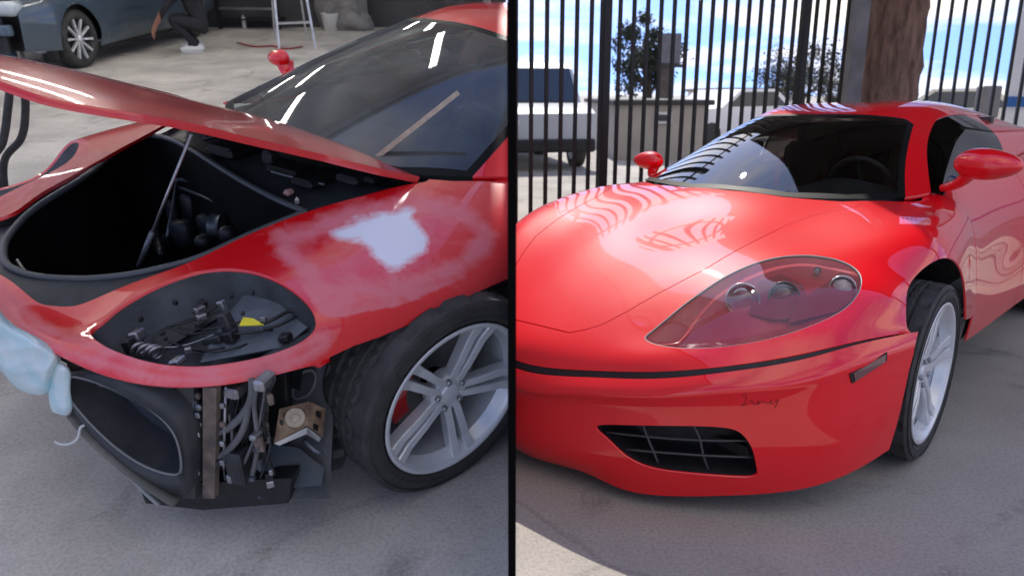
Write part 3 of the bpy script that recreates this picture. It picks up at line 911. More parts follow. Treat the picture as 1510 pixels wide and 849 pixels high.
# mirrors
def mirror(W, frame, side, parent, px, py, sg, size, back=0., stalk=1.):
    c = frame.snap(W(np.array([(-.58, .99 * sg, .92)]))[0], px, py)
    base = W(np.array([(-.60 - back, .80 * sg, .862 + back * .2)]))[0]
    def fn(p):
        p = p.copy()
        if p[0] < 0: p[0] *= .55
        p[2] *= 1 - .18 * p[1] * sg
        return p
    Rm = rotz(.12 * sg)
    m = cpart('door_mirror', spherem(c, np.array((.085, .118, .060)) * size, Rm, 32, 20, fn), RED, parent, frame, side)
    t = np.linspace(0, 1, 9)[:, None]
    mid = (base + c) / 2 + np.array([0, 0, -.035])
    P = (1 - t) ** 2 * base + 2 * t * (1 - t) * mid + t ** 2 * (c + np.array([0, -.05 * sg, -.02]) * size)
    cpart('mirror_stalk', tubem(P, np.linspace(.022, .040, 9) * size * stalk, 12, flat=.7), RED, m or parent, frame, side)
mirror(WR, CARR, 1, carR, 1458, 243, 1, 1.0)
mirror(WR, CARR, 1, carR, 957, 237, -1, .82)

# under body, wheel wells and wheels
RP('floor_pan', boxm((-1.2, 0, .19), (3.9, 1.45, .04)), BLACK, False)
for sg in (1, -1):
    for X in (0, -2.6):
        a = np.linspace(math.radians(-18), math.radians(198), 30)
        N = np.array([[(X + .36 * math.cos(t), y * sg, .325 + .36 * math.sin(t)) for y in (.60, .895)] for t in a])
        V = WR(N.reshape(-1, 3)); F = [(i * 2, i * 2 + 1, i * 2 + 3, i * 2 + 2) for i in range(len(a) - 1)]
        back = [(X + .36 * math.cos(t), .60 * sg, .325 + .36 * math.sin(t)) for t in a]
        V2 = WR(np.array(back)); F2 = [tuple(range(len(back)))]
        RP('wheel_well', cat((V, F), (V2, F2)), BLACK, False)
wc = WR(np.array([(0, .93, .325)]))[0]
wcen = CARR.snap((0, .93, .32), 1381, 533)
rad = .318
make_wheel(carR, CARR, 1, (wcen[0] + .0, wcen[1] - .105, rad), rad, .252, .215, 1, steer=math.radians(2), spin=.45, tread=True)
make_wheel(carR, CARR, 1, (-2.6, .80, .33), .33, .252, .25, 1, tread=False)
# ---------------------------------------------------------------- the yard behind the red car
def ypos(px, y, z=0.0):
    """yard point seen at picture column px, at distance y"""
    o, d = YARD.ray(px, 140); return np.array([d[0] / d[1] * y, y, z])
FENCE = mat('fence_black', (.012, .012, .014), .45, var=.3, vscale=20)
def fence(P0, dr, n, sp, label, posts, H=2.95):
    dr = np.array(dr, float); dr /= np.linalg.norm(dr)
    F = YARD.sub(math.atan2(dr[1], dr[0]), (P0[0], P0[1], 0))
    t = thing('bar_fence', label, 'fence', F, 'black bar fence round the yard')
    me = None
    for i in range(n):
        if any(abs(i - p) < .6 for p in posts): continue
        o = raw('bar', *boxm((0, 0, H / 2 + .05), (.026, .026, H - .1)), FENCE, t, None, False, None, me)
        me = o.data; o.location = (i * sp, 0, 0)
    for p in posts:
        raw('post', *bevbox((p * sp, 0, H / 2 + .02), (.075, .075, H + .04), .006), FENCE, t, None, False)
    for z in (.22, H - .2):
        raw('rail', *boxm((n * sp / 2, .016, z), (n * sp + .1, .03, .045)), FENCE, t, None, False)
    return t
fence((.03, 6.0), (.906, .423), 29, .1335, 'black steel bar fence section running between partition and palm trunk', (6, 22))
fence((3.62, 7.68), (.98, -.2), 22, .118, 'black steel bar fence section between palm trunk and white building', (0, 21))

# canopy over the right of the yard, on steel posts
CANW = mat('canopy_sheet', (.05, .047, .045), .7, var=.4, vscale=3)
cn = thing('canopy', 'dark sheet metal canopy on square grey posts over the parked red car', 'canopy', YARD.sub(0, (3.1, 4.95, 0)))
raw('roof_sheet', *boxm((.45, .15, 3.33), (4.2, 3.8, .10)), CANW, cn, None, False)
raw('roof_strip', *boxm((-.70, 4.06, 3.33), (1.5, 4.0, .10)), CANW, cn, None, False)  # added length of roof, shaped to darken the bonnet's reflection
for k in range(4): raw('rafter', *boxm((.55, -1.5 + k * 1.1, 3.24), (3.9, .07, .10)), CANW, cn, None, False)
PGREY = mat('post_grey', (.24, .235, .23), .6, var=.3, vscale=6)
pp = ypos(1255, 6.55)
raw('post', *bevbox((pp[0] - 3.1, pp[1] - 4.95, 1.64), (.12, .12, 3.28), .008), PGREY, cn, None, False)
raw('post', *bevbox((2.35, 1.6, 1.64), (.12, .12, 3.28), .008), PGREY, cn, None, False)
raw('post', *bevbox((2.35, -1.6, 1.64), (.12, .12, 3.28), .008), PGREY, cn, None, False)

# palm tree
def palm():
    c = ypos(1304, 7.25)
    t = thing('palm_tree', 'thick brown palm trunk standing at the corner of the bar fence', 'tree', YARD.sub(0, c))
    bark = mat('palm_bark', (.33, .20, .145), .9, var=.6, vscale=9, bump=.8, bscale=14, col2=(.14, .08, .06))
    n_, l_ = bark.node_tree.nodes, bark.node_tree.links
    mp = n_.new('ShaderNodeMapping'); mp.inputs['Scale'].default_value = (2.2, 2.2, .35)
    for q_ in [x for x in n_ if x.type == 'TEX_NOISE']:
        src_ = q_.inputs['Vector'].links[0].from_socket
        if not mp.inputs[0].links: l_.new(src_, mp.inputs[0])
        l_.new(mp.outputs[0], q_.inputs['Vector'])
    V, F = [], []
    nz, na = 150, 28
    for i in range(nz):
        z = i * 12.5 / (nz - 1)
        for k in range(na):
            a = 2 * math.pi * k / na
            r = .255 - .008 * z + (.012 if (i % 3 == 0) else 0) * (1 + .6 * math.sin(k * 2.3 + i)) + .012 * math.sin(3 * a + z * 2) + random.uniform(-.008, .008)
            V.append((r * math.cos(a) + .03 * math.sin(z * .7), r * math.sin(a), z))
    for i in range(nz - 1):
        for k in range(na): F.append((i * na + k, i * na + (k + 1) % na, (i + 1) * na + (k + 1) % na, (i + 1) * na + k))
    raw('trunk', V, F, bark, t, None, False)
    leaf = mat('palm_leaf', (.07, .11, .03), .55, var=.4, vscale=5)
    V, F = [], []
    for k in range(34):
        a = k * 2.399; el = .9 - .055 * k
        d = np.array([math.cos(a), math.sin(a), 0]); s = np.array([-math.sin(a), math.cos(a), 0])
        for q in range(16):
            u = q / 15; p = np.array([0, 0, 12.5]) + d * (2.6 * u * math.cos(el)) + np.array([0, 0, 2.6 * u * math.sin(el) - 1.5 * u * u])
            for sg in (-1, 1):
                L = .55 * math.sin(math.pi * (.12 + .85 * u))
                tip = p + s * sg * L + d * .25 * L + np.array([0, 0, -.25 * L])
                b = len(V); V += [p - d * .03, p + d * .03, tip]; F.append((b, b + 1, b + 2))
    raw('crown', V, F, leaf, t, None, False)
palm()

def leafy_tree(name, label, base, h, r, squash, col, n=2600, trunk=.12, group=None, seed=1):
    rnd = np.random.RandomState(seed)
    t = thing(name, label, 'tree', YARD.sub(0, base), group)
    TB = mat('tree_bark', (.09, .075, .06), .9, var=.4)
    segs = []
    tips = []
    for k in range(7):
        a = rnd.uniform(0, 6.28); e = rnd.uniform(.5, 1.0)
        p0 = np.array([0, 0, h * rnd.uniform(.3, .5)])
        p1 = p0 + np.array([math.cos(a) * r * .6, math.sin(a) * r * .6, h * .4 * e])
        segs.append(tubem(spline1([p0, (p0 + p1) / 2 + [0, 0, -.1], p1], 5), np.linspace(trunk * .5, trunk * .15, 5), 6)); tips.append(p1)
    segs.append(tubem([(0, 0, 0), (.05, 0, h * .35), (.02, .03, h * .8)], [trunk, trunk * .8, trunk * .3], 8))
    raw('trunk', *cat(*segs), TB, t, None)
    LM = mat(name + '_leaf', col, .65, var=.5, vscale=2.5)
    cl = []
    for k in range(26):
        u = rnd.normal(size=3); u /= np.linalg.norm(u); rr = rnd.uniform(.35, 1) ** .6
        cl.append((np.array([u[0] * r * rr, u[1] * r * rr, h * (1 - squash) + u[2] * h * squash * rr]), rnd.uniform(.18, .34) * r))
    V, F = [], []
    for k in range(n):
        c, s = cl[rnd.randint(len(cl))]
        p = c + rnd.normal(size=3) * s * .55
        a = rnd.normal(size=3); a /= np.linalg.norm(a); b = np.cross(a, rnd.normal(size=3)); b /= np.linalg.norm(b)
        L = rnd.uniform(.04, .09) * (h / 4)
        q = len(V); V += [p - a * L, p + b * L * .5, p + a * L, p - b * L * .5]; F.append((q, q + 1, q + 2, q + 3))
    raw('crown', V, F, LM, t, None, False)
leafy_tree('street_tree', 'dark grey green tree beside the boxy rooftop tower beyond the fence', ypos(955, 24), 3.6, 1.0, .34, (.055, .07, .045), 7000, seed=3)
leafy_tree('street_tree', 'bushy broad tree behind the fence left of the palm trunk', ypos(1182, 26), 2.75, 1.35, .30, (.07, .075, .045), 7000, seed=5)
leafy_tree('street_tree', 'small pale tree beyond the fence close to the palm', ypos(1235, 30), 2.1, .7, .3, (.09, .085, .05), 3000, seed=8)

# beyond the fence
WHITE = mat('white_wall', (.72, .71, .68), .8, var=.12, vscale=2)
BEIGE = mat('beige_wall', (.42, .38, .33), .85, var=.15, vscale=2)
DKROOF = mat('dark_roof', (.05, .048, .045), .7, var=.3)
WIN = mat('window_dark', (.03, .035, .04), .15, coat=.5)
def building(name, label, px0, px1, y, h, depth, wall, roofm, wins, eave=.12, rh=.14):
    a, b = ypos(px0, y), ypos(px1, y)
    w = b[0] - a[0]
    t = thing(name, label, 'building', YARD.sub(0, ((a[0] + b[0]) / 2, y, 0)))
    raw('wall', *boxm((0, depth / 2, h / 2), (w, depth, h)), wall, t, None, False)
    raw('roof', *bevbox((0, depth / 2, h + rh / 2 + .001), (w + 2 * eave, depth + 2 * eave, rh), .02), roofm, t, None, False)
    for (u, v, ww, hh) in wins:
        f = raw('window', *boxm((u * w - w / 2, -.02, v), (ww, .06, hh)), WHITE, t, None, False)
        raw('pane', *boxm((u * w - w / 2, -.055, v), (ww - .1, .02, hh - .1)), WIN, f, None, False)
    return t
building('low_building', 'low beige building with dark flat roof edge behind the fence', 912, 1046, 15, 1.06, 6, BEIGE, DKROOF, [(.50, .82, .34, .22)], .1, .10)
building('far_house', 'pale far house with low roof between trees beyond the fence', 1060, 1160, 34, 1.4, 6, WHITE, mat('tan_roof', (.28, .2, .14), .8), [(.3, .8, .8, .6), (.7, .8, .8, .6)])
building('far_shed', 'cream shed with sloping grey roof seen right of the palm', 1345, 1462, 24, 1.1, 5, mat('cream_wall', (.60, .53, .40), .8, var=.2), mat('grey_roof', (.3, .31, .32), .7), [(.35, .6, .5, .5), (.75, .6, .5, .5)])
# rooftop tower / sign box on a pole
tw = thing('tower_sign', 'grey boxy sign tower on a thick pole beside the dark tree', 'tower', YARD.sub(0, ypos(983, 23)))
TG = mat('tower_grey', (.16, .16, .17), .7, var=.3)
raw('pole', *boxm((-.05, 0, 1.3), (.42, .42, 2.6)), mat('tower_brown', (.11, .085, .075), .8, var=.3), tw, None, False)
raw('box', *bevbox((0, 0, 2.55), (.62, .5, .86), .03), TG, tw, None, False)
raw('ledge', *bevbox((.06, 0, 2.08), (.85, .6, .08), .02), DKROOF, tw, None, False)
# white building with blue band at the right
wb = thing('white_building', 'tall white building with a blue band at the end of the fence', 'building', YARD.sub(math.radians(-37), ypos(1483, 10.2)))
raw('wall', *boxm((3.0, 3, 2.6), (6, 6, 5.2)), mat('bright_wall', (.80, .80, .79), .7, var=.06), wb, None, False)
raw('band', *boxm((3.0, -.012, 1.17), (6.0, .03, .13)), mat('blue_band', (.03, .13, .38), .6), wb, None, False)
# meter box on a rusty post
mp_ = thing('meter_post', 'rust brown post carrying a grey metal box before the white building', 'post', YARD.sub(0, ypos(1455, 9.0)))
raw('post', *bevbox((0, 0, .5), (.16, .12, 1.0), .01), mat('rust_paint', (.19, .07, .055), .8, var=.4), mp_, None, False)
raw('box', *bevbox((.02, 0, 1.18), (.22, .16, .36), .015), mat('box_grey', (.30, .29, .28), .6, var=.2), mp_, None, False)
# white van beyond the fence
def van(px, y):
    t = thing('parked_van', 'white van parked beyond the fence by the partition', 'van', YARD.sub(math.radians(-78), ypos(px, y)))
    W = mat('van_white', (.50, .53, .57), .35, coat=.5)
    side = [(-2.2, .35), (-2.2, .95), (-1.95, 1.05), (-1.35, 1.12), (-.75, 1.72), (-.3, 1.85), (2.2, 1.85), (2.25, .35)]
    side = [(-x, z) for x, z in side]
    raw('body', *prismm(side, -.85, .85), W, t, None, False)
    raw('side_window', *prismm([(1.25, 1.16), (.72, 1.66), (.2, 1.70), (.2, 1.16)], -.862, -.84), WIN, t, None, False)
    raw('windscreen', *prismm([(1.38, 1.15), (.80, 1.73), (.77, 1.70), (1.33, 1.13)], -.78, .78), WIN, t, None, False)
    raw('bumper', *bevbox((2.22, 0, .42), (.12, 1.7, .22), .03), BLACK, t, None, False)
    raw('headlight', *bevbox((2.17, -.62, .80), (.1, .3, .18), .03), CHROME, t, None, False)
    for X in (1.4, -1.4):
        for s in (-.76, .76):
            w = raw('wheel', *xf(lathem([(-.1, .2), (-.1, .31), (.1, .31), (.1, .2), (.09, .0)], 24), None, (X, s, .31)), RUBBER, t, None, False)
            raw('hub', *xf(lathem([(-.105, .0), (-.105, .19)], 20), None, (X, s, .31)), STEEL, w, None, False)
van(765, 15.0)
# small far cars
def far_car(px, y, col, label, rz):
    t = thing('parked_car', label, 'car', YARD.sub(rz, ypos(px, y)), 'cars parked beyond the fence')
    W = mat('far_car_paint', col, .35, coat=.5)
    raw('body', *prismm([(-2.1, .3), (-2.15, .75), (-1.7, .9), (-1.0, .95), (-.4, 1.38), (.8, 1.4), (1.5, .98), (2.05, .9), (2.1, .3)], -.82, .82), W, t, None, False)
    raw('window', *prismm([(-.8, .97), (-.35, 1.32), (.75, 1.33), (1.25, .98)], -.828, .828), WIN, t, None, False)
    for X in (1.3, -1.3):
        for s in (-.74, .74): raw('wheel', *xf(lathem([(-.1, 0), (-.1, .3), (.1, .3), (.1, 0)], 18), None, (X, s, .3)), RUBBER, t, None, False)
far_car(1075, 20, (.75, .75, .75), 'white car parked in front of the far house', .5)
far_car(1385, 18, (.62, .58, .48), 'pale tan car parked before the cream shed', -.2)
# ---------------------------------------------------------------- the workshop round the unfinished car
def spos(px, py, z=0.0): return SHOP.at(px, py, Z=z)
SHEET = mat('roof_sheet', (.62, .62, .60), .7, var=.2, vscale=2)
rf = thing('workshop_roof', 'flat steel workshop roof on posts above the unfinished red car', 'roof', SHOP.sub(0, (-6, 6.5, 0)))
raw('roof_deck', *boxm((.02, 2.67, 3.85), (11.93, 8.5, .10)), SHEET, rf, None, False)
for k in range(5): raw('beam', *boxm((0, -1.5 + k * 1.9, 3.70), (11.6, .10, .18)), SHEET, rf, None, False)
for x, y in ((-5.7, -1.5), (-5.7, 1), (-5.7, 6.2), (5.6, 6.2)): raw('post', *bevbox((x, y, 1.8), (.12, .12, 3.62), .01), PGREY, rf, None, False)
bw = thing('workshop_back_wall', 'dark rear wall of the workshop behind the ladders', 'wall', SHOP.sub(0, (-6, 13.1, 0)))
raw('wall', *boxm((0, .06, 1.89), (11.8, .12, 3.8)), mat('shop_wall', (.06, .06, .062), .8, var=.3, vscale=2), bw, None, False)
LAMP = emit('tube_light', (1, .96, .90), 18.0)
for (x, y) in ((-1.2, 5.9), (-3.2, 5.9), (-5.4, 6.0), (-1.5, 8.2), (-3.6, 8.4), (-6.0, 8.2), (-2.2, 10.6), (-5.0, 10.8)):
    t = thing('tube_lamp', 'white fluorescent tube lamp hanging under the workshop roof', 'lamp', SHOP.sub(0, (x, y, 3.42)), 'tube lamps under the workshop roof')
    raw('housing', *bevbox((0, 0, .05), (.12, 1.5, .06), .01), WHITE, t, None, False)
    for s in (-.03, .03): raw('tube', *xf(lathem([(-.70, 0), (-.70, .016), (.70, .016), (.70, 0)], 10), None, (s, 0, 0)), LAMP, t)

# --- grey blue sedan with its front bumper off
a = spos(131, 100); b = spos(275, 60)
hd = math.atan2(a[1] - b[1], a[0] - b[0])
SED = SHOP.sub(hd, a)       # X forward, Y = car's left, origin under the front wheel's outer face
sed = thing('sedan', 'dark blue grey sedan with its front bumper stripped off', 'car', SED)
SEDP = mat('sedan_paint', (.055, .085, .115), .35, 0, .9, .05, var=.15, vscale=3)
SB = [[(.85, .02 - .10, .30), (.85, -.06, .50), (.83, -.07, .70), (.78, -.16, .84), (.70, -.32, .92)],
      [(.45, .0, .26), (.45, .02, .48), (.44, .0, .72), (.40, -.10, .88), (.38, -.30, .96)],
      [(.0, .0, .22), (.0, .03, .45), (.0, .01, .75), (.0, -.08, .92), (.0, -.30, .99)],
      [(-.5, -.02, .20), (-.5, .03, .42), (-.5, .0, .75), (-.5, -.06, .95), (-.55, -.28, 1.02)],
      [(-1.4, -.03, .19), (-1.4, .02, .40), (-1.4, -.01, .75), (-1.4, -.05, .96), (-1.4, -.2, 1.10)],
      [(-2.3, -.02, .20), (-2.3, .03, .42), (-2.3, .01, .76), (-2.3, -.05, .98), (-2.3, -.2, 1.12)],
      [(-2.8, .0, .24), (-2.8, .04, .46), (-2.8, .01, .78), (-2.8, -.08, 1.0), (-2.8, -.26, 1.06)],
      [(-3.6, -.12, .34), (-3.6, -.10, .55), (-3.6, -.12, .82), (-3.6, -.2, .98), (-3.6, -.36, 1.02)]]
sbm = grid_mb(surf(np.array(SB)[:, ::-1], 90, 30))
_, sbm = clip(sbm, np.hypot(sbm.P[:, 0], sbm.P[:, 2] - .33) - .385)
_, sbm = clip(sbm, np.hypot(sbm.P[:, 0] + 2.72, sbm.P[:, 2] - .33) - .385)
for lo, hi, nm in ((-.52, 2, 'front_wing'), (-1.50, -.53, 'front_door'), (-2.35, -1.51, 'rear_door'), (-9, -2.36, 'rear_wing')):
    x1, _ = clip(sbm, sbm.P[:, 0] - hi); _, x1 = clip(x1, x1.P[:, 0] - lo)
    p = panel(x1, .02); raw(nm, p.P, p.F, SEDP, sed, None, True, p.N)
raw('inner_body', *boxm((-1.3, -.62, .62), (3.7, 1.05, .72)), BLACK, sed, None, False)
raw('roof', *bevbox((-1.5, -.85, 1.32), (1.9, 1.2, .14), .06), SEDP, sed)
raw('side_window', *prismm([(-.35, 1.03), (-1.0, 1.30), (-2.0, 1.30), (-2.5, 1.10)], -.25, -.22), WIN, sed, None, False)
raw('sill_trim', *bevbox((-1.36, -.05, .20), (1.95, .06, .08), .015), BLACK, sed, None, False)
for zc in (.56, .80): raw('door_crease', *boxm((-1.4, .022 if zc < .6 else .006, zc), (1.75, .006, .01)), SEDP, sed, None, False)
for X in (-.72, -1.72): raw('door_handle', *bevbox((X - .55, .012, .83), (.2, .03, .03), .008), SEDP, sed)
for X in (0, -2.72):
    ty = raw('tyre', *xf(lathem([(-.11, .20), (-.11, .29), (-.09, .325), (.07, .325), (.095, .30), (.10, .25), (.09, .235)], 56), None, (X, -.10, .325)), RUBBER, sed)
    rm = raw('rim', *xf(lathem([(-.05, .0), (-.05, .20), (.06, .215), (.09, .235), (.094, .243), (.088, .236)], 48), None, (X, -.10, .325)), DKGREY, sed)
    for k in range(10):
        t = k * math.pi / 5 + .1; tn = np.array([-math.sin(t), 0, math.cos(t)]); rd = np.array([math.cos(t), 0, math.sin(t)])
        c = np.array([X, -.02, .325]); P = []
        for r, wd, yy in ((.03, .014, -.01), (.13, .011, .0), (.236, .017, .005)):
            for s in (-1, 1): P.append(c + rd * r + tn * s * wd + np.array([0, yy, 0]))
            for s in (1, -1): P.append(c + rd * r + tn * s * wd * .8 + np.array([0, yy - .03, 0]))
        F = [(i * 4 + q, i * 4 + (q + 1) % 4, i * 4 + 4 + (q + 1) % 4, i * 4 + 4 + q) for i in range(2) for q in range(4)]
        raw('spoke', P, F, SILVER, rm, None, False)
    raw('hub_cap', *xf(lathem([(.0, .045), (.012, .04), (.016, 0)], 20), None, (X, -.02, .325)), SILVER, rm)
# stripped nose: beam, crush boxes, radiator support, hanging liner
raw('bumper_beam', *bevbox((.86, -.80, .52), (.07, 1.25, .11), .015), mat('beam_blue', (.14, .20, .26), .5, var=.4), sed, None, False)
raw('crush_box', *bevbox((.74, -.42, .50), (.22, .10, .12), .01), BLACK, sed, None, False)
raw('crush_box', *bevbox((.74, -1.2, .50), (.22, .10, .12), .01), BLACK, sed, None, False)
raw('radiator', *boxm((.70, -.82, .46), (.05, .9, .42)), DKGREY, sed, None, False)
raw('headlight', *bevbox((.80, -.24, .74), (.20, .34, .15), .04), mat('lamp_clear', (.5, .56, .6), .1, coat=1), sed)
raw('wing_stay', *bevbox((.60, -.10, .40), (.06, .10, .30), .01), STEEL, sed, None, False)
raw('wheel_liner', *bevbox((.44, -.12, .24), (.08, .2, .22), .03), BLACK, sed)

# --- blue machine with white frame at the far left
c = SHOP.at(2, 104, Z=0)
cart = thing('machine_cart', 'pale blue machine in a white tube frame beside the stripped sedan', 'cart', SHOP.sub(.5, c))
raw('cabinet', *bevbox((0, 0, .42), (.42, .42, .56), .03), mat('cart_blue', (.12, .26, .40), .5, var=.2), cart)
for x in (-.24, .24):
    raw('frame_tube', *tubem([(x, -.24, .02), (x, -.24, .78), (x, .2, .86), (x, .2, .02)], .02, 8), WHITE, cart)
raw('handle', *tubem([(-.24, -.24, .78), (.24, -.24, .78)], .02, 8), WHITE, cart)
raw('dial_plate', *boxm((.02, -.216, .58), (.2, .012, .16)), mat('plate_cream', (.62, .60, .48), .5), cart, None, False)
raw('caster', *xf(lathem([(-.02, 0), (-.02, .06), (.02, .06), (.02, 0)], 16), None, (-.22, -.24, .06)), RUBBER, cart)
raw('caster', *xf(lathem([(-.02, 0), (-.02, .06), (.02, .06), (.02, 0)], 16), None, (.22, -.24, .06)), RUBBER, cart)

# --- step ladders
ALU = mat('ladder_aluminium', (.62, .63, .64), .35, .8, var=.2, vscale=10)
def ladder(px, py, w, h, rz, label):
    t = thing('step_ladder', label, 'ladder', SHOP.sub(rz, spos(px, py)), 'silver step ladders')
    sp = .95
    for s in (-1, 1):
        raw('front_rail', *bar((s * w, -sp / 2, 0), (s * w * .55, -.05, h), .028, .055), ALU, t, None, False)
        raw('rear_rail', *bar((s * w * .95, sp / 2, 0), (s * w * .5, .06, h), .025, .03), ALU, t, None, False)
        raw('spreader', *bar((s * w * .84, -sp * .33, h * .33), (s * w * .8, sp * .33, h * .33), .008, .02), ALU, t, None, False)
    n = 6
    for k in range(1, n + 1):
        f = k / (n + .3); ww = w * (1 - .45 * f); y = -sp / 2 * (1 - f) - .05 * f
        raw('step', *boxm((0, y + .02, h * f), (2 * ww, .09, .025)), ALU, t, None, False)
        if k in (2, 4): raw('rear_brace', *bar((-ww * .95, sp / 2 * (1 - f) + .06 * f, h * f), (ww * .95, sp / 2 * (1 - f * 1.2), h * f * 1.35), .008, .018), ALU, t, None, False)
    raw('top_cap', *bevbox((0, 0, h + .02), (w * 1.25, .22, .05), .01), BLACK, t, None, False)
ladder(434, 68, .24, 2.2, .35, 'silver step ladder standing nearest behind the red door mirror')
ladder(558, 22, .24, 2.2, -.3, 'silver step ladder farther back above the red roof edge')

# --- rack, crates and clutter at the back
rk = thing('tool_rack', 'black steel rack with bare rails behind the crouching person', 'rack', SHOP.sub(-.1, spos(376, 42)))
for x in (-.5, .5):
    for y in (-.2, .2): raw('upright', *boxm((x, y, .55), (.05, .05, 1.1)), BLACK, rk, None, False)
for z in (.32, .50, .80, 1.02): raw('shelf_rail', *boxm((0, -.2, z), (1.05, .03, .035)), STEEL, rk, None, False)
raw('shelf', *boxm((0, 0, .15), (1.0, .42, .02)), BLACK, rk, None, False)
raw('shelf', *boxm((0, 0, 1.11), (1.08, .46, .02)), BLACK, rk, None, False)
bd = thing('dust_sheet', 'crumpled grey dust sheet heaped between the two ladders', 'sheet', SHOP.sub(0, spos(508, 44)))
def lump(p):
    return p * (1 + .16 * math.sin(5 * p[0] + 3 * p[2]) + .1 * math.sin(9 * p[1] + 4 * p[0]))
raw('cloth', *spherem((0, .2, .32), (.42, .35, .5), None, 24, 16, lump), mat('sheet_grey', (.22, .21, .20), .9, var=.3), bd)
raw('fold', *spherem((.12, 0, .12), (.4, .3, .2), None, 20, 12, lump), mat('sheet_grey2', (.24, .23, .22), .9, var=.3), bd)
jp = thing('red_stand', 'tall red steel stand in front of the rear wall', 'stand', SHOP.sub(0, spos(517, 38)))
RSTEEL = mat('red_steel', (.36, .02, .03), .5, var=.3)
raw('column', *boxm((0, 0, .75), (.11, .11, 1.5)), RSTEEL, jp, None, False)
raw('foot', *bevbox((0, 0, .03), (.42, .42, .06), .01), RSTEEL, jp, None, False)
raw('arm', *bar((0, 0, 1.2), (-.9, -.3, 1.35), .05, .05), RSTEEL, jp, None, False)
hose = thing('air_hose', 'thin red air hose lying on the floor before the ladder', 'hose', SHOP)
raw('hose', *tubem(spline1([spos(355, 66) + [0, 0, .012], spos(378, 71) + [0, 0, .012], spos(402, 70) + [0, 0, .012], spos(420, 74) + [0, 0, .012], spos(446, 71) + [0, 0, .012]], 40), .012, 6), RSTEEL, hose)
raw('coupling', *tubem([spos(355, 66) + [0, 0, .012], spos(350, 65.5) + [0, 0, .012]], .018, 8), STEEL, hose)
cb = thing('spray_can', 'small white can on the floor by the black rack', 'can', SHOP.sub(0, spos(361, 43)))
raw('can', *xf(lathem([(0, 0), (0, .033), (.17, .033), (.185, .02)], 16), rotx(math.pi / 2), (0, 0, 0)), WHITE, cb)
raw('cap', *xf(lathem([(.186, .018), (.215, .018), (.218, 0)], 14), rotx(math.pi / 2), (0, 0, 0)), STEEL, cb)
for px, py, s, col, lb in ((590, 14, .5, (.30, .05, .04), 'dull red crate on the floor beside the far ladder'), (640, 6, .55, (.08, .10, .13), 'dark slate box on the floor behind the red roof'), (700, 4, .6, (.16, .13, .09), 'brown carton on the floor behind the red roof')):
    t = thing('storage_box', lb, 'box', SHOP.sub(random.uniform(-.4, .4), spos(px, py)), 'boxes at the back of the shop')
    m_ = mat('box_col', col, .8, var=.3)
    raw('box', *bevbox((0, 0, s / 2), (s * 1.2, s, s), .015), m_, t, None, False)
    raw('lid', *bevbox((0, 0, s + .025), (s * 1.26, s * 1.06, .05), .01), m_, t, None, False)
tc_ = thing('tool_chest', 'red steel tool chest on castors behind the step ladder', 'chest', SHOP.sub(.15, spos(545, 30)))
raw('carcass', *bevbox((0, 0, .48), (.66, .42, .78), .015), RSTEEL, tc_, None, False)
for k in range(4):
    dw = raw('drawer', *bevbox((0, -.215, .18 + k * .19), (.60, .02, .16), .006), RSTEEL, tc_, None, False)
    raw('pull', *boxm((0, -.235, .22 + k * .19), (.4, .015, .018)), STEEL, dw, None, False)
for x in (-.26, .26):
    for y in (-.15, .15): raw('castor', *xf(lathem([(-.02, 0), (-.02, .045), (.02, .045), (.02, 0)], 14), None, (x, y, .045)), RUBBER, tc_)
bk_ = thing('bucket', 'small white bucket standing near the red tool chest', 'bucket', SHOP.sub(0, spos(489, 46)))
raw('pail', *xf(lathem([(0, 0), (0, .11), (.26, .14), (.27, .145), (.26, .13), (.02, .10), (.02, 0)], 24), rotx(math.pi / 2), (0, 0, 0)), WHITE, bk_)
raw('handle', *tubem([(.14 * math.cos(t), -.02, .26 - .1 * math.sin(t)) for t in np.linspace(0, math.pi, 12)], .004, 6), STEEL, bk_)
# black hose arching up behind the raised lid and down again
h_ = thing('floor_hose', 'thick black hose arching up from the floor behind the raised lid', 'hose', SHOP)
def hz(px, py, dy=0): return SHOP.at(px, py, Y=4.1 + dy)
e0 = hz(-8, 240); e1 = hz(6, 240, .1)
pts = [np.array([e0[0] - .03, e0[1], .03]), e0, hz(2, 215), hz(10, 175), hz(14, 138), hz(20, 100, .03), hz(31, 100, .06), hz(37, 140, .08), hz(37, 175, .1), hz(28, 210, .1), e1, np.array([e1[0] - .06, e1[1], .03])]
raw('hose', *tubem(spline1(pts, 70), .021, 10), RUBBER, h_)
raw('cuff', *tubem([pts[0], pts[0] + [-.06, 0, 0]], .027, 12), BLACK, h_)

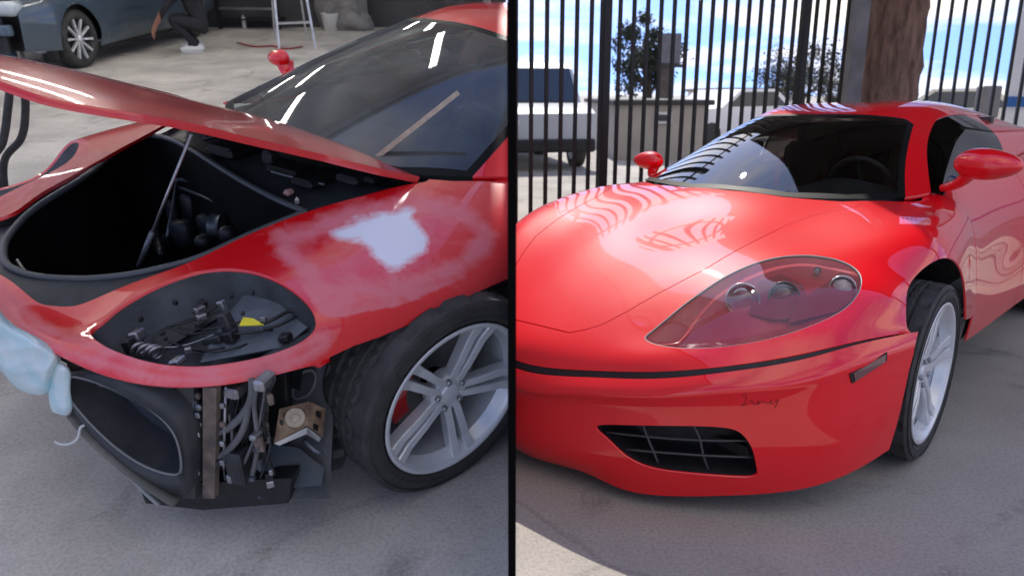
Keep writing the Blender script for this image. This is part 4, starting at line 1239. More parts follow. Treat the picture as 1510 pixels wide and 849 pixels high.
# --- the crouching person
def person():
    base = spos(306, 76)
    F = SHOP.sub(math.radians(200), base)      # faces -x of the picture (towards the sedan's wheel); local X = forward
    o = None
    J = {'pel': (-.02, 0, .34, .13), 'sp': (.06, 0, .55, .135), 'ch': (.16, 0, .74, .15), 'nk': (.24, 0, .90, .065), 'hd': (.29, 0, .98, .075), 'top': (.32, 0, 1.08, .085), 'crown': (.31, 0, 1.15, .05)}
    E = [('pel', 'sp'), ('sp', 'ch'), ('ch', 'nk'), ('nk', 'hd'), ('hd', 'top'), ('top', 'crown')]
    for s, n in ((1, 'l'), (-1, 'r')):
        J.update({'hip' + n: (.0, .10 * s, .33, .11), 'kn' + n: (.40, .17 * s, .44, .075), 'an' + n: (.12, .15 * s, .10, .045), 'to' + n: (.28, .17 * s, .045, .040), 'he' + n: (.08, .15 * s, .05, .04),
                  'sh' + n: (.18, .19 * s, .80, .065), 'el' + n: (.42, .25 * s, .58, .045), 'wr' + n: (.58, .13 * s, .36, .03), 'pa' + n: (.61, .11 * s, .30, .032)})
        E += [('pel', 'hip' + n), ('hip' + n, 'kn' + n), ('kn' + n, 'an' + n), ('an' + n, 'to' + n), ('an' + n, 'he' + n), ('ch', 'sh' + n), ('sh' + n, 'el' + n), ('el' + n, 'wr' + n), ('wr' + n, 'pa' + n)]
        for q, (dy, L) in enumerate(((-.026, .055), (-.009, .068), (.009, .063), (.025, .05))):
            J['f%d%s' % (q, n)] = (.63, .11 * s + dy, .255, .010); J['g%d%s' % (q, n)] = (.62, .11 * s + dy * 1.2, .255 - L, .008)
            E += [('pa' + n, 'f%d%s' % (q, n)), ('f%d%s' % (q, n), 'g%d%s' % (q, n))]
        J['th' + n] = (.60, .11 * s - .045 * s, .29, .011); J['ti' + n] = (.61, .11 * s - .058 * s, .25, .009)
        E += [('pa' + n, 'th' + n), ('th' + n, 'ti' + n)]
    names = list(J); idx = {n: i for i, n in enumerate(names)}
    bm = bmesh.new(); lay = bm.verts.layers.skin.verify()
    vs_ = []
    for n in names:
        v = bm.verts.new(J[n][:3]); v[lay].radius = (J[n][3], J[n][3]); v[lay].use_root = (n == 'pel'); vs_.append(v)
    for a_, b_ in E: bm.edges.new((vs_[idx[a_]], vs_[idx[b_]]))
    me = bpy.data.meshes.new('person'); bm.to_mesh(me); bm.free()
    t = bpy.data.objects.new('person', me); COL.objects.link(t); t.matrix_world = mat4(F)
    t.modifiers.new('skin', 'SKIN'); sb = t.modifiers.new('sub', 'SUBSURF'); sb.levels = 2; sb.render_levels = 2
    # cloth by height and reach: skin shows on the forearms, hands and head
    m_ = bpy.data.materials.new('person_cloth'); m_.use_nodes = True
    n_, l_ = m_.node_tree.nodes, m_.node_tree.links
    tc = n_.new('ShaderNodeTexCoord'); sx = n_.new('ShaderNodeSeparateXYZ'); l_.new(tc.outputs['Object'], sx.inputs[0])
    g1 = n_.new('ShaderNodeMath'); g1.operation = 'GREATER_THAN'; g1.inputs[1].default_value = .49; l_.new(sx.outputs['X'], g1.inputs[0])
    g2 = n_.new('ShaderNodeMath'); g2.operation = 'GREATER_THAN'; g2.inputs[1].default_value = .05; l_.new(sx.outputs['Z'], g2.inputs[0])
    g3 = n_.new('ShaderNodeMath'); g3.operation = 'MULTIPLY'; l_.new(g1.outputs[0], g3.inputs[0]); l_.new(g2.outputs[0], g3.inputs[1])
    g4 = n_.new('ShaderNodeMath'); g4.operation = 'GREATER_THAN'; g4.inputs[1].default_value = .90; l_.new(sx.outputs['Z'], g4.inputs[0])
    g5 = n_.new('ShaderNodeMath'); g5.operation = 'MAXIMUM'; l_.new(g3.outputs[0], g5.inputs[0]); l_.new(g4.outputs[0], g5.inputs[1])
    mx = n_.new('ShaderNodeMix'); mx.data_type = 'RGBA'; mx.inputs[6].default_value = (.012, .013, .018, 1); mx.inputs[7].default_value = (.36, .17, .12, 1)
    l_.new(g5.outputs[0], mx.inputs[0]); l_.new(mx.outputs[2], n_['Principled BSDF'].inputs['Base Color']); n_['Principled BSDF'].inputs['Roughness'].default_value = .8
    me.materials.append(m_)
    tag(t, 'person in black clothes and white shoes crouching beside the sedan', 'person')
    SH = mat('shoe_white', (.65, .65, .64), .6); SOLE = mat('shoe_sole', (.5, .5, .5), .7)
    for s in (1, -1):
        def shoe(p): return np.array([p[0], p[1] * (.85 if p[0] < 0 else 1), p[2] * (1.1 - .35 * p[0]) if p[2] > 0 else p[2] * .8])
        sh = raw('shoe', *spherem((.18, .16 * s, .055), (.155, .056, .058), rotz(.06 * s), 20, 12, shoe), SH, t)
        raw('sole', *bevbox((.18, .16 * s, .014), (.29, .10, .028), .01, rotz(.06 * s)), SOLE, sh)
    hair = raw('hair', *spherem((.30, 0, 1.115), (.108, .095, .085), None, 20, 12), mat('hair_dark', (.012, .010, .009), .6), t)
    for s in (1, -1):
        raw('ear', *spherem((.31, .088 * s, 1.05), (.02, .012, .03)), mat('skin_ear', (.36, .17, .12), .6), t)
        raw('eye', *spherem((.385, .03 * s, 1.06), (.012, .012, .009)), WHITE, t)
    raw('nose', *spherem((.40, 0, 1.035), (.02, .013, .022)), mat('skin_nose', (.38, .18, .13), .6), t)
    raw('mouth', *spherem((.383, 0, .99), (.012, .024, .006)), mat('lip', (.3, .09, .08), .6), t)
person()
bt = thing('spray_bottle', 'small white bottle held low beside the crouching person', 'bottle', SHOP.sub(0, spos(279, 64)))
raw('bottle', *xf(lathem([(0, 0), (0, .035), (.14, .035), (.17, .014), (.20, .014)], 16), rotx(math.pi / 2), (0, 0, 0)), WHITE, bt)
raw('nozzle', *bevbox((0, 0, .215), (.06, .025, .03), .006), BLACK, bt)
# ---------------------------------------------------------------- the stripped red car in the workshop
carL = thing('sports_car', 'stripped red sports car with raised front lid and a bare filler patch', 'car', CARL)
def LP(name, m, material, smooth=True, parent=None, label=None):
    return cpart(name, m, material, parent or carL, CARL, -1, smooth, label)
skl = skin_of(NET, WL, 220, 340)
px_ = CARL.px(skl.P)
PATCH = [(489,347),(496,340),(520,330),(524,323),(566,314),(598,307),(608,310),(608,322),(620,340),(630,356),(632,371),(604,384),(590,393),(572,396),(558,384),(532,356),(500,352)]
SAND = ring([(398,352),(440,328),(510,303),(600,290),(680,298),(718,325),(735,347),(715,378),(690,402),(640,425),(590,446),(530,458),(482,462),(455,430),(425,395)], 80)
d1 = polysd(px_, PATCH); d2 = polysd(px_, SAND)
vis = (skl.D[:, 1] > .15)
fill = np.where(vis, np.clip(.5 - d1 / 26, 0, 1), 0)
ringm = .85 * np.exp(-((d2 + 16) / 20) ** 2)                       # feathered sanding halo
low = np.clip((px_[:, 1] - 385) / 40, 0, 1) * (d2 < 4)        # scuffed lower half
strip = np.clip(1 - np.abs(polysd(px_, ring([(0,445),(60,500),(150,535),(260,560),(380,548),(470,515),(470,500),(380,535),(260,545),(150,515),(60,480),(0,425)], 60))) / 22, 0, 1) * .75  # pale pink band along the lower nose edge, joined to the same mask
sand_pink = np.where(vis, np.maximum(np.maximum(ringm, low * .8), np.clip(-d2 / 12, 0, 1) * .30), 0)
sand_pink = np.maximum(sand_pink, np.where(skl.D[:, 0] > .25, strip, 0))
right = np.where((skl.D[:, 1] < -.3) & (skl.D[:, 0] > .2), .45, 0)
sand_pink = np.maximum(sand_pink, right)
skl = MB(np.hstack([skl.V, sand_pink[:, None], fill[:, None]]), skl.F)

def sanded_paint(name):
    m = bpy.data.materials.new(name); m.use_nodes = True
    n, l = m.node_tree.nodes, m.node_tree.links; p = n['Principled BSDF']
    a0 = n.new('ShaderNodeAttribute'); a0.attribute_name = 'mask0'
    a1 = n.new('ShaderNodeAttribute'); a1.attribute_name = 'mask1'
    tc = n.new('ShaderNodeTexCoord')
    t = n.new('ShaderNodeTexNoise'); t.inputs['Scale'].default_value = 11; t.inputs['Detail'].default_value = 9; t.inputs['Roughness'].default_value = .65; t.inputs['Distortion'].default_value = .6
    l.new(tc.outputs['Object'], t.inputs['Vector'])
    def ramp(att, lo, hi, k):
        s = n.new('ShaderNodeMath'); s.operation = 'MULTIPLY_ADD'; s.inputs[1].default_value = k; l.new(t.outputs['Fac'], s.inputs[0])
        s.inputs[2].default_value = -k * .5
        a = n.new('ShaderNodeMath'); a.operation = 'ADD'; l.new(att.outputs['Fac'], a.inputs[0]); l.new(s.outputs[0], a.inputs[1])
        r = n.new('ShaderNodeMapRange'); r.inputs[1].default_value = lo; r.inputs[2].default_value = hi; l.new(a.outputs[0], r.inputs[0]); return r
    ms, mf = ramp(a0, .22, .80, 1.6), ramp(a1, .30, .72, 1.0)
    m1 = n.new('ShaderNodeMix'); m1.data_type = 'RGBA'; m1.inputs[6].default_value = (.72, .003, .008, 1); m1.inputs[7].default_value = (.72, .17, .20, 1)
    m2 = n.new('ShaderNodeMix'); m2.data_type = 'RGBA'; m2.inputs[7].default_value = (.76, .77, .86, 1)
    l.new(ms.outputs[0], m1.inputs[0]); l.new(m1.outputs[2], m2.inputs[6]); l.new(mf.outputs[0], m2.inputs[0]); l.new(m2.outputs[2], p.inputs['Base Color'])
    mm = n.new('ShaderNodeMath'); mm.operation = 'MAXIMUM'; l.new(ms.outputs[0], mm.inputs[0]); l.new(mf.outputs[0], mm.inputs[1])
    c = n.new('ShaderNodeMapRange'); c.inputs[3].default_value = 1; c.inputs[4].default_value = .0; l.new(mm.outputs[0], c.inputs[0]); l.new(c.outputs[0], p.inputs['Coat Weight'])
    r = n.new('ShaderNodeMapRange'); r.inputs[3].default_value = .35; r.inputs[4].default_value = .65; l.new(mm.outputs[0], r.inputs[0]); l.new(r.outputs[0], p.inputs['Roughness'])
    p.inputs['Coat Roughness'].default_value = .04
    return m
SANDED = sanded_paint('sanded_red_paint')

HLL = ring([(133,491),(147,477),(168,459),(200,438),(242,417),(290,401),(332,396),(372,400),(410,414),(440,434),(459,455),(466,476),(461,491),(445,505),(420,516),(388,526),(350,534),(305,540),(262,540),(220,534),(180,522),(150,508)], 120)
TRAY = ring([(-70,335),(0,321),(50,292),(100,263),(180,218),(245,183),(340,150),(470,175),(560,215),(618,255),(629,268),(590,275),(540,288),(450,314),(350,354),(280,387),(200,416),(140,441),(105,452),(75,451),(48,441),(0,405),(-60,380)], 160)
TUB = ring([(228,200),(340,258),(440,308),(446,314),(400,336),(300,377),(210,402),(130,411),(60,409),(20,397),(5,378),(14,346),(60,302),(140,250)], 120)
ARCHL = [(486,527),(520,511),(560,497),(600,480),(650,456),(700,433),(752,410),(900,340),(900,800),(480,800)]
D = skl.D
xb = np.interp(np.abs(D[:, 1]), [0, .25, .48, .66, .765, 1.2], [-.250, -.270, -.340, -.450, -.580, -.62])
_, s1 = clip(skl, np.where(np.abs(D[:, 1]) < .735, xb + .028 - D[:, 0], -1) * -1)
q = polysd(CARL.px(s1.P), ARCHL); q = np.where(s1.D[:, 1] > .55, q, 50)
_, s1 = clip(s1, q)
q = np.hypot(s1.D[:, 0], s1.D[:, 2] - .325) - .372
_, s1 = clip(s1, np.where(s1.D[:, 1] < -.6, q, 1.))
q = polysd(CARL.px(s1.P), HLL); q = np.where((s1.D[:, 1] > .1) & (s1.D[:, 0] > -.3), q, 50)
lampL, s1 = clip(s1, q)
# the lamp opening of the far wing, mirrored in the car's own plan
HLD = np.array([onskin(lampL, CARL, *p)[6:8] for p in HLL]) * [1, -1]
HLD = smooth_rows(np.vstack([HLD] * 3), 3)[120:240]
q = polysd(s1.D[:, :2], HLD); q = np.where((s1.D[:, 1] < -.1) & (s1.D[:, 0] > -.2), q, 1.)
lampF, s1 = clip(s1, q)
q = polysd(CARL.px(s1.P), TRAY)
tray, body = clip(s1, q)
LP('front_wings', panel(body, .012), SANDED)

# head lamp pocket
TUBM = mat('tub_black', (.007, .007, .008), .8, var=.5, vscale=5, spec=.12)
TRIM = mat('tray_grey', (.040, .046, .052), .5, var=.4, vscale=10, bump=.1)
POCK = mat('pocket_grey', (.055, .062, .070), .55, var=.5, vscale=9, bump=.2)
lq = polysd(CARL.px(lampL.P), HLL)
pk = LP('headlamp_pocket', sunk(lampL, .01 + .17 * np.clip(-lq / 22, 0, 1) ** .7), POCK)
fq = polysd(lampF.D[:, :2], HLD)
LP('headlamp_pocket', sunk(lampF, .01 + .15 * np.clip(-fq / .03, 0, 1)), POCK)
def inl(px, py, depth):
    v = onskin(lampL, CARL, px, py); o, d = CARL.ray(px, py); return v[:3] + d * depth
def lpoly(name, pts, t, material, parent=None):
    P = np.array([inl(*p) for p in pts]); n = np.cross(P[1] - P[0], P[-1] - P[0]); n /= np.linalg.norm(n)
    k = len(P); V = np.vstack([P, P + n * t]); F = [tuple(range(k)), tuple(range(2 * k - 1, k - 1, -1))] + [(i, i + k, (i + 1) % k + k, (i + 1) % k) for i in range(k)]
    return LP(name, (V, F), material, False, parent or pk)
GREYP = mat('plate_slate', (.10, .12, .14), .5, var=.4, vscale=12)
lpoly('lamp_plate', [(296,536,.10),(330,470,.13),(372,420,.13),(440,440,.10),(455,480,.08),(420,512,.07)], .006, GREYP)
lpoly('lamp_wall', [(160,470,.10),(240,425,.12),(330,402,.12),(310,440,.19),(220,480,.19)], .006, mat('plate_olive', (.10, .10, .09), .6, var=.4))
lpoly('lamp_web', [(225,492,.17),(330,440,.20),(345,455,.20),(235,520,.17)], .006, BLACK)
lpoly('lamp_web', [(290,455,.15),(300,420,.14),(312,416,.14),(300,470,.16)], .006, DKGREY)
lpoly('yellow_tag', [(352,482,.075),(360,468,.075),(374,470,.075),(389,480,.075),(372,481,.073)], .004, mat('tag_yellow', (.72, .62, .02), .5))
for (px, py, dp, s, m_) in ((203, 494, .10, (.035, .03, .028), STEEL), (198, 508, .11, (.05, .03, .04), BLACK), (335, 478, .10, (.03, .03, .06), DKGREY), (340, 495, .10, (.035, .03, .03), BLACK), (262, 533, .05, (.035, .03, .016), STEEL), (312, 500, .11, (.02, .06, .02), DKGREY), (420, 497, .07, (.03, .03, .02), BLACK), (330, 455, .12, (.02, .02, .05), STEEL)):
    LP('lamp_bracket', bevbox(inl(px, py, dp), s, .004, rotz(.5) @ rotx(.3)), m_, False, pk)
for k in range(4):
    c = inl(206 + k * 9, 515 + k * 2, .085); a = np.linspace(0, 6.28, 16, endpoint=False)
    LP('coil', tubem(np.stack([c[0] + .018 * np.cos(a), c[1] + .006 * np.sin(a), c[2] + .018 * np.sin(a)], 1), .005, 6, closed=True), STEEL, True, pk)
LP('wire', tubem(spline1([inl(222, 509, .09), inl(250, 511, .10), inl(285, 505, .11), inl(318, 492, .10)], 20), .0022, 5), STEEL, True, pk)
LP('wire', tubem(spline1([inl(385, 478, .08), inl(405, 470, .08), inl(425, 460, .09), inl(440, 458, .09)], 16), .005, 6), BLACK, True, pk)
LP('wire', tubem(spline1([inl(388, 486, .08), inl(412, 478, .08), inl(436, 468, .09)], 16), .004, 6), BLACK, True, pk)

rnd_ = random.Random(11)
for k in range(26):          # clips, bolts and connectors in the pocket
    px, py = rnd_.uniform(175, 440), rnd_.uniform(425, 520)
    if polysd(np.array([[px, py]]), HLL)[0] > -9: continue
    s_ = rnd_.uniform(.006, .018)
    LP('pocket_clip', bevbox(inl(px, py, rnd_.uniform(.06, .11)), (s_, s_ * rnd_.uniform(.6, 2), s_), .002, rotz(rnd_.uniform(0, 3))), rnd_.choice([STEEL, BLACK, DKGREY, STEEL]), False, pk)
for k in range(6):
    x0, y0 = rnd_.uniform(200, 300), rnd_.uniform(460, 520); x1, y1 = x0 + rnd_.uniform(60, 130), y0 + rnd_.uniform(-40, 8)
    if polysd(np.array([[x1, y1], [x0, y0], [(x0 + x1) / 2, (y0 + y1) / 2 + 8]]), HLL).max() > -6: continue
    LP('wire', tubem(spline1([inl(x0, y0, .10), inl((x0 + x1) / 2, (y0 + y1) / 2 + 8, .09), inl(x1, y1, .10)], 14), .0028, 5), rnd_.choice([BLACK, DKGREY]), True, pk)
# luggage tub under the lid
tsd = polysd(CARL.px(sunk(tray, .035).P), TUB)
_, tr2 = clip(tray, tsd)
tr_o = LP('luggage_tray', sunk(tr2, .035), TRIM)
rimP = []
for p in TUB:
    v = onskin(tray, CARL, *p); o, d = CARL.ray(*p); rimP.append(v[:3] + d * .06)
rimP = smooth_rows(np.vstack([rimP] * 3), 4)[120:240]
LP('rubber_seal', tubem(rimP, .012, 8, closed=True, flat=.8), mat('seal_grey', (.075, .085, .095), .5), True, tr_o)
cen = rimP.mean(0)
lay = [rimP, cen + (rimP - cen) * .97 + [0, 0, -.05], cen + (rimP - cen) * .93 + [0, 0, -.30], cen + (rimP - cen) * .80 + [0, 0, -.36]]
n = len(rimP); V = np.vstack(lay + [[cen + [0, 0, -.37]]])
F = [(i * n + k, (i + 1) * n + k, (i + 1) * n + (k + 1) % n, i * n + (k + 1) % n) for i in range(3) for k in range(n)] + [(3 * n + k, 4 * n, 3 * n + (k + 1) % n) for k in range(n)]
LP('luggage_tub', (V, F), TUBM)
# rear wall rim and fittings in the tub
def tubp(px, py, dz):                      # point on the sight line at a height dz under the rim plane
    return CARL.at(px, py, Z=cen[2] + dz)
SLATE = mat('slate_metal', (.16, .18, .20), .4, .5, var=.4, vscale=14)
for k, off in enumerate((0, 7, 14)):
    LP('wall_rib', tubem(spline1([tubp(232 + off * .3, 203 + off, .01), tubp(340, 258 + off, .0), tubp(438 - off * .6, 307 + off * .6, .0)], 12), .004, 6), SLATE, True, tr_o)
fr = LP('support_frame', tubem(spline1([tubp(258, 268, -.06), tubp(275, 267, -.05), tubp(310, 285, -.05), tubp(340, 303, -.06), tubp(352, 318, -.09), tubp(357, 332, -.13)], 24), .008, 8), SLATE)
LP('support_frame', tubem(spline1([tubp(262, 276, -.08), tubp(305, 293, -.07), tubp(336, 312, -.08), tubp(346, 332, -.12)], 20), .006, 8), SLATE)
LP('support_frame', tubem([tubp(260, 268, -.06), tubp(254, 310, -.14), tubp(246, 350, -.2)], .007, 8), SLATE)
for (px, py, dz, s) in ((285, 305, -.16, (.10, .06, .12)), (310, 330, -.18, (.08, .08, .08)), (270, 345, -.2, (.06, .08, .10)), (255, 325, -.2, (.03, .05, .16)), (335, 345, -.12, (.05, .05, .05)), (240, 360, -.22, (.08, .04, .05)), (300, 355, -.15, (.06, .05, .04))):
    LP('tub_unit', bevbox(tubp(px, py, dz), s, .012, rotz(.6)), DKGREY)
LP('pulley', xf(lathem([(-.02, .0), (-.02, .05), (-.01, .044), (.01, .044), (.02, .05), (.02, .0)], 28), rotz(.7), tubp(322, 335, -.13)), SLATE, 'auto')
LP('hose', tubem(spline1([tubp(240, 300, -.18), tubp(232, 340, -.2), tubp(238, 375, -.16)], 14), .012, 8), BLACK)
LP('hook', tubem(spline1([tubp(25, 384, -.06), tubp(32, 395, -.07), tubp(38, 402, -.06)], 8), .006, 6), STEEL)
# scuttle fittings between tub and screen
def tpt(px, py, dd=.05):
    v = onskin(tray, CARL, px, py); o, d = CARL.ray(px, py); return v[:3] + d * dd
for (px, py, dd, s, m_) in ((470, 262, .05, (.16, .10, .03), BLACK), (430, 250, .06, (.10, .16, .03), BLACK), (520, 262, .03, (.08, .10, .03), DKGREY), (360, 215, .06, (.22, .14, .04), BLACK), (400, 232, .05, (.05, .05, .05), DKGREY), (560, 262, .03, (.12, .05, .02), DKGREY), (425, 285, .03, (.035, .03, .02), mat('pinkish_cap', (.5, .3, .26), .5)), (438, 296, .03, (.02, .02, .03), STEEL)):
    LP('scuttle_unit', bevbox(tpt(px, py, dd), s, .01, rotz(.15)), m_, False, tr_o)
LP('scuttle_pipe', tubem(spline1([tpt(400, 254, .02), tpt(440, 265, .02), tpt(480, 272, .02)], 12), .005, 6), SLATE, True, tr_o)
LP('scuttle_pipe', tubem(spline1([tpt(300, 205, .02), tpt(340, 200, .0), tpt(380, 210, .02)], 12), .010, 8), BLACK, True, tr_o)

# raised lid, hinged at the screen
h0, h1 = WL(np.array([(-.36, .62, .85), (-.36, -.62, .85)]))
ax = (h1 - h0) / np.linalg.norm(h1 - h0)
TH = math.radians(29.6)
def rodr(v, th):
    c, s = math.cos(th), math.sin(th); return v * c + np.cross(ax, v) * s + (v @ ax)[:, None] * ax * (1 - c)
lidm, _ = clip(skin_of(NET, WL, 150, 220), 0 * np.zeros(1) if 0 else polysd(skin_of(NET, WL, 150, 220).D[:, :2], HOODR))
lidm, _ = clip(lidm, -.37 - lidm.D[:, 0])
V = lidm.V.copy(); V[:, :3] = h0 + rodr(V[:, :3] - h0, TH) + np.array([0, 0, .012]); V[:, 3:6] = rodr(V[:, 3:6], TH)
lidm = MB(V, lidm.F)
LIDP = mat('lid_paint', (.66, .012, .014), .30, 0, .9, .05, col2=(.60, .10, .11), vscale=3.2, vmin=.28, vmax=.48, detail=7)
lid = LP('front_lid', panel(lidm, .022), LIDP, True, None, 'raised front lid with dull sanded red paint')
lu = lidm.V.copy(); lu[:, :3] -= lu[:, 3:6] * .022
LP('lid_lining', flip(MB(lu[:, :3] if 0 else lu, lidm.F)), mat('lid_under', (.03, .03, .032), .6, var=.4, vscale=6), True, lid)
# gas strut
top = None
qv = CARL.px(lidm.P); k = int(np.argmin(((qv - [281, 188]) ** 2).sum(1))); top = lidm.P[k] - lidm.N[k] * .03
bot = tubp(205, 392, -.10)
LP('prop_rod', rod(bot, top, .0045, 8), STEEL)
LP('prop_sleeve', rod(bot, bot + (top - bot) * .28, .0085, 8), SLATE)
cabin(WL, CARL, -1, carL, glass=DUSTY, paint=RED)
interior(WL, CARL, -1, carL)
mirror(WL, CARL, -1, carL, 414, 86, -1, .66, .12, 1.6)
fsl = skin_of([[(p[0], -p[1], p[2]) for p in r] for r in SIDE], WL, 40, 20, both=False)
LP('flank', flip(fsl), RED)
stick = thing('wooden_stick', 'pale wooden stick leaning from the raised lid across the windscreen', 'stick', SHOP)
sa, sb_ = SHOP.snap(SHOP.l(CARL.w(WL(np.array([(-.36, .36, .90)]))[0])), 556, 232), SHOP.snap(SHOP.l(CARL.w(WL(np.array([(-.62, .62, 1.04)]))[0])), 676, 137)
raw('stick', *bar(sa, sb_, .016, .012), mat('pale_wood', (.62, .54, .40), .6, var=.25, vscale=40), stick, None, False)

# --- what shows where the bumper was
A0, B0 = (.90, .20), (.62, .80)
def fp(px, py, back=0.0):
    p = CARL.plane(px, py, A0, B0); o, d = CARL.ray(px, py); return p + d * back
def fpoly(name, pts, t, material, parent=None, smooth=False):
    P = np.array([fp(*p) for p in pts]); k = len(P)
    n = np.cross(P[1] - P[0], P[-1] - P[0]); n /= np.linalg.norm(n)
    o, d = CARL.ray(*pts[0][:2])
    if np.dot(n, d) < 0: n = -n
    V = np.vstack([P, P + n * t]); F = [tuple(range(k)), tuple(range(2 * k - 1, k - 1, -1))] + [(i, i + k, (i + 1) % k + k, (i + 1) % k) for i in range(k)]
    return LP(name, (V, F), material, smooth, parent)
DUCT = mat('duct_black', (.022, .026, .032), .55, var=.5, vscale=8, bump=.15, col2=(.05, .05, .05))
mouth = ring([(88,560),(110,556),(150,568),(200,592),(242,622),(262,655),(267,690),(255,700),(215,688),(165,655),(120,610),(97,580)], 64)
outer = ring([(84,562),(112,546),(165,550),(230,575),(268,612),(282,655),(280,720),(250,728),(200,706),(150,668),(108,618),(90,585)], 64)
ro = np.array([fp(*p, .05) for p in outer]); rm_ = np.array([fp(*p, .0) for p in mouth])
bk = np.array([-.9, -.35, .05]) * .20
lays = [ro + np.array([-.9, -.35, .02]) * .16, ro, rm_ + [.004, .002, 0], rm_, rm_.mean(0) + (rm_ - rm_.mean(0)) * .86 + bk * .55]
n = 64; V = np.vstack(lays); F = [(i * n + (k + 1) % n, i * n + k, (i + 1) * n + k, (i + 1) * n + (k + 1) % n) for i in range(len(lays) - 1) for k in range(n)]
duct = LP('air_duct', (V, F), DUCT)
rc = rm_.mean(0) + (rm_ - rm_.mean(0)) * .86 + bk * .55
LP('radiator_core', (np.vstack([rc, rc.mean(0)]), [((k + 1) % n, k, n) for k in range(n)]), mat('core_slate', (.045, .055, .075), .55, var=.4, vscale=20, bump=.3, bscale=150), False, duct)
LP('duct_lip', tubem(rm_, .0035, 6, closed=True), mat('lip_grey', (.20, .20, .20), .5), True, duct)
LP('under_tray', tubem(spline1([fp(105, 610, .03), fp(140, 650, .03), fp(200, 702, .03), fp(260, 742, .03)], 20), .016, 8, flat=.5), mat('tray_taupe', (.16, .15, .13), .7, var=.3), True, duct)
LP('under_tray_edge', tubem(spline1([fp(160, 668, .05), fp(190, 700, .05), fp(210, 722, .05), fp(235, 745, .05)], 16), .007, 6), mat('tray_light', (.30, .30, .28), .6), True, duct)
# tabs under the nose
TABS = mat('tab_olive', (.13, .12, .10), .7, var=.4, vscale=20)
fpoly('nose_tab', [(98,528,.07),(118,536,.07),(118,558,.07),(100,552,.07)], .012, mat('tab_brown', (.22, .16, .12), .7), duct)
fpoly('nose_tab', [(132,540,.07),(152,548,.07),(155,572,.07),(145,570,.07)], .012, TABS, duct)
fpoly('nose_tab', [(160,552,.06),(186,560,.06),(186,584,.06),(178,578,.06)], .012, TABS, duct)
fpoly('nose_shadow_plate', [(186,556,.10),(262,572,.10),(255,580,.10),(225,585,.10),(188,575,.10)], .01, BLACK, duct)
fpoly('duct_shoulder', [(225,566,.11),(285,572,.11),(290,640,.11),(288,735,.13),(270,735,.13),(268,640,.11)], .02, mat('shoulder_olive', (.075, .075, .07), .65, var=.5, vscale=12), duct)
# pale blue foam
FOAM = mat('foam_blue', (.42, .66, .70), .7, var=.22, vscale=9, bump=.15, bscale=20, col2=(.70, .76, .75), coat=.6, coatr=.15)  # paler blotches painted in for white highlights on the sheet
def pad(name, px, back, t, seed):
    # crumpled sheet: a fine grid across the outline, ridged into folds, with a back layer
    po = ring(px, 64); lo, hi = po.min(0) - 2, po.max(0) + 2
    nx, ny = 60, 60; rnd = np.random.RandomState(seed)
    gx, gy = np.meshgrid(np.linspace(lo[0], hi[0], nx), np.linspace(lo[1], hi[1], ny))
    G = np.stack([gx.ravel(), gy.ravel()], 1); sd = polysd(G, po)
    h = np.zeros(len(G))
    for k in range(7):
        a = rnd.uniform(0, 3.14); f = rnd.uniform(.018, .055); ph = rnd.uniform(0, 6.28)
        h += (1 - np.abs(np.sin((G[:, 0] * math.cos(a) + G[:, 1] * math.sin(a)) * f + ph + .8 * np.sin(G[:, 1] * .05 + ph)))) * rnd.uniform(.3, 1) * .014
    e = np.clip(-sd / 10, 0, 1); h = h * (.3 + .7 * e) + t * .5 * np.sqrt(np.clip(e, 0, 1))
    A = np.array([fp(p[0], p[1], back + t * .5 - hh) for p, hh in zip(G, h)])
    F = [(r * nx + c, r * nx + c + 1, (r + 1) * nx + c + 1, (r + 1) * nx + c) for r in range(ny - 1) for c in range(nx - 1)]
    fr_, _ = clip(MB(A, F), sd)
    B = np.array([fp(p[0], p[1], back + t * .5 + .003 + .4 * t * np.sqrt(ee)) for p, ee in zip(G, e)])
    bk_, _ = clip(MB(B, F), sd)
    return LP(name, cat((fr_.P, fr_.F), (bk_.P, [f[::-1] for f in bk_.F])), FOAM)
fm = pad('plastic_sheet', [(-60,400),(0,458),(40,490),(82,516),(88,535),(78,556),(72,578),(50,582),(20,568),(-10,540),(-60,500)], -.03, .08, 4)
pad('plastic_sheet', [(74,545),(92,536),(104,548),(104,575),(107,600),(98,612),(84,610),(73,595)], -.02, .04, 9)
# rusty post, hoses, liner, crash bracket
RUST = mat('rusty_steel', (.20, .145, .11), .75, var=.5, vscale=25, col2=(.09, .07, .06))
A1 = (.70, .68)
fpoly('upright_bracket', [(299,572,.08),(319,572,.08),(318,660,.09),(316,735,.10),(299,735,.10)], .018, RUST)
for pts, r in (([(372,560),(370,590),(355,615),(335,632),(318,638)], .010), ([(366,600),(360,630),(345,655),(325,672),(318,674)], .009), ([(383,556),(375,600),(380,650),(372,700)], .006), ([(288,590),(286,620),(296,640)], .006)):
    LP('coolant_hose', tubem(spline1([fp(*p, .12) for p in pts], 24), r, 8), mat('hose_grey', (.14, .14, .14), .6, var=.4))
LP('thin_pipe', tubem([fp(333, 570, .11), fp(331, 640, .11), fp(330, 690, .11)], .004, 6), STEEL)
for (px, py, b_, s, m_) in ((345, 610, .30, (.10, .16, .22), BLACK), (395, 615, .42, (.08, .14, .26), BLACK), (352, 685, .15, (.05, .05, .10), DKGREY), (294, 600, .12, (.02, .02, .02), STEEL), (294, 625, .12, (.018, .018, .02), STEEL), (294, 690, .12, (.03, .02, .02), STEEL), (382, 636, .13, (.07, .02, .018), STEEL), (390, 562, .13, (.06, .03, .03), STEEL), (340, 705, .12, (.02, .02, .03), STEEL), (348, 575, .14, (.05, .04, .03), STEEL), (330, 600, .16, (.03, .05, .12), SLATE)):
    LP('front_fitting', bevbox(fp(px, py, b_), s, .006, rotz(.5)), m_, False)
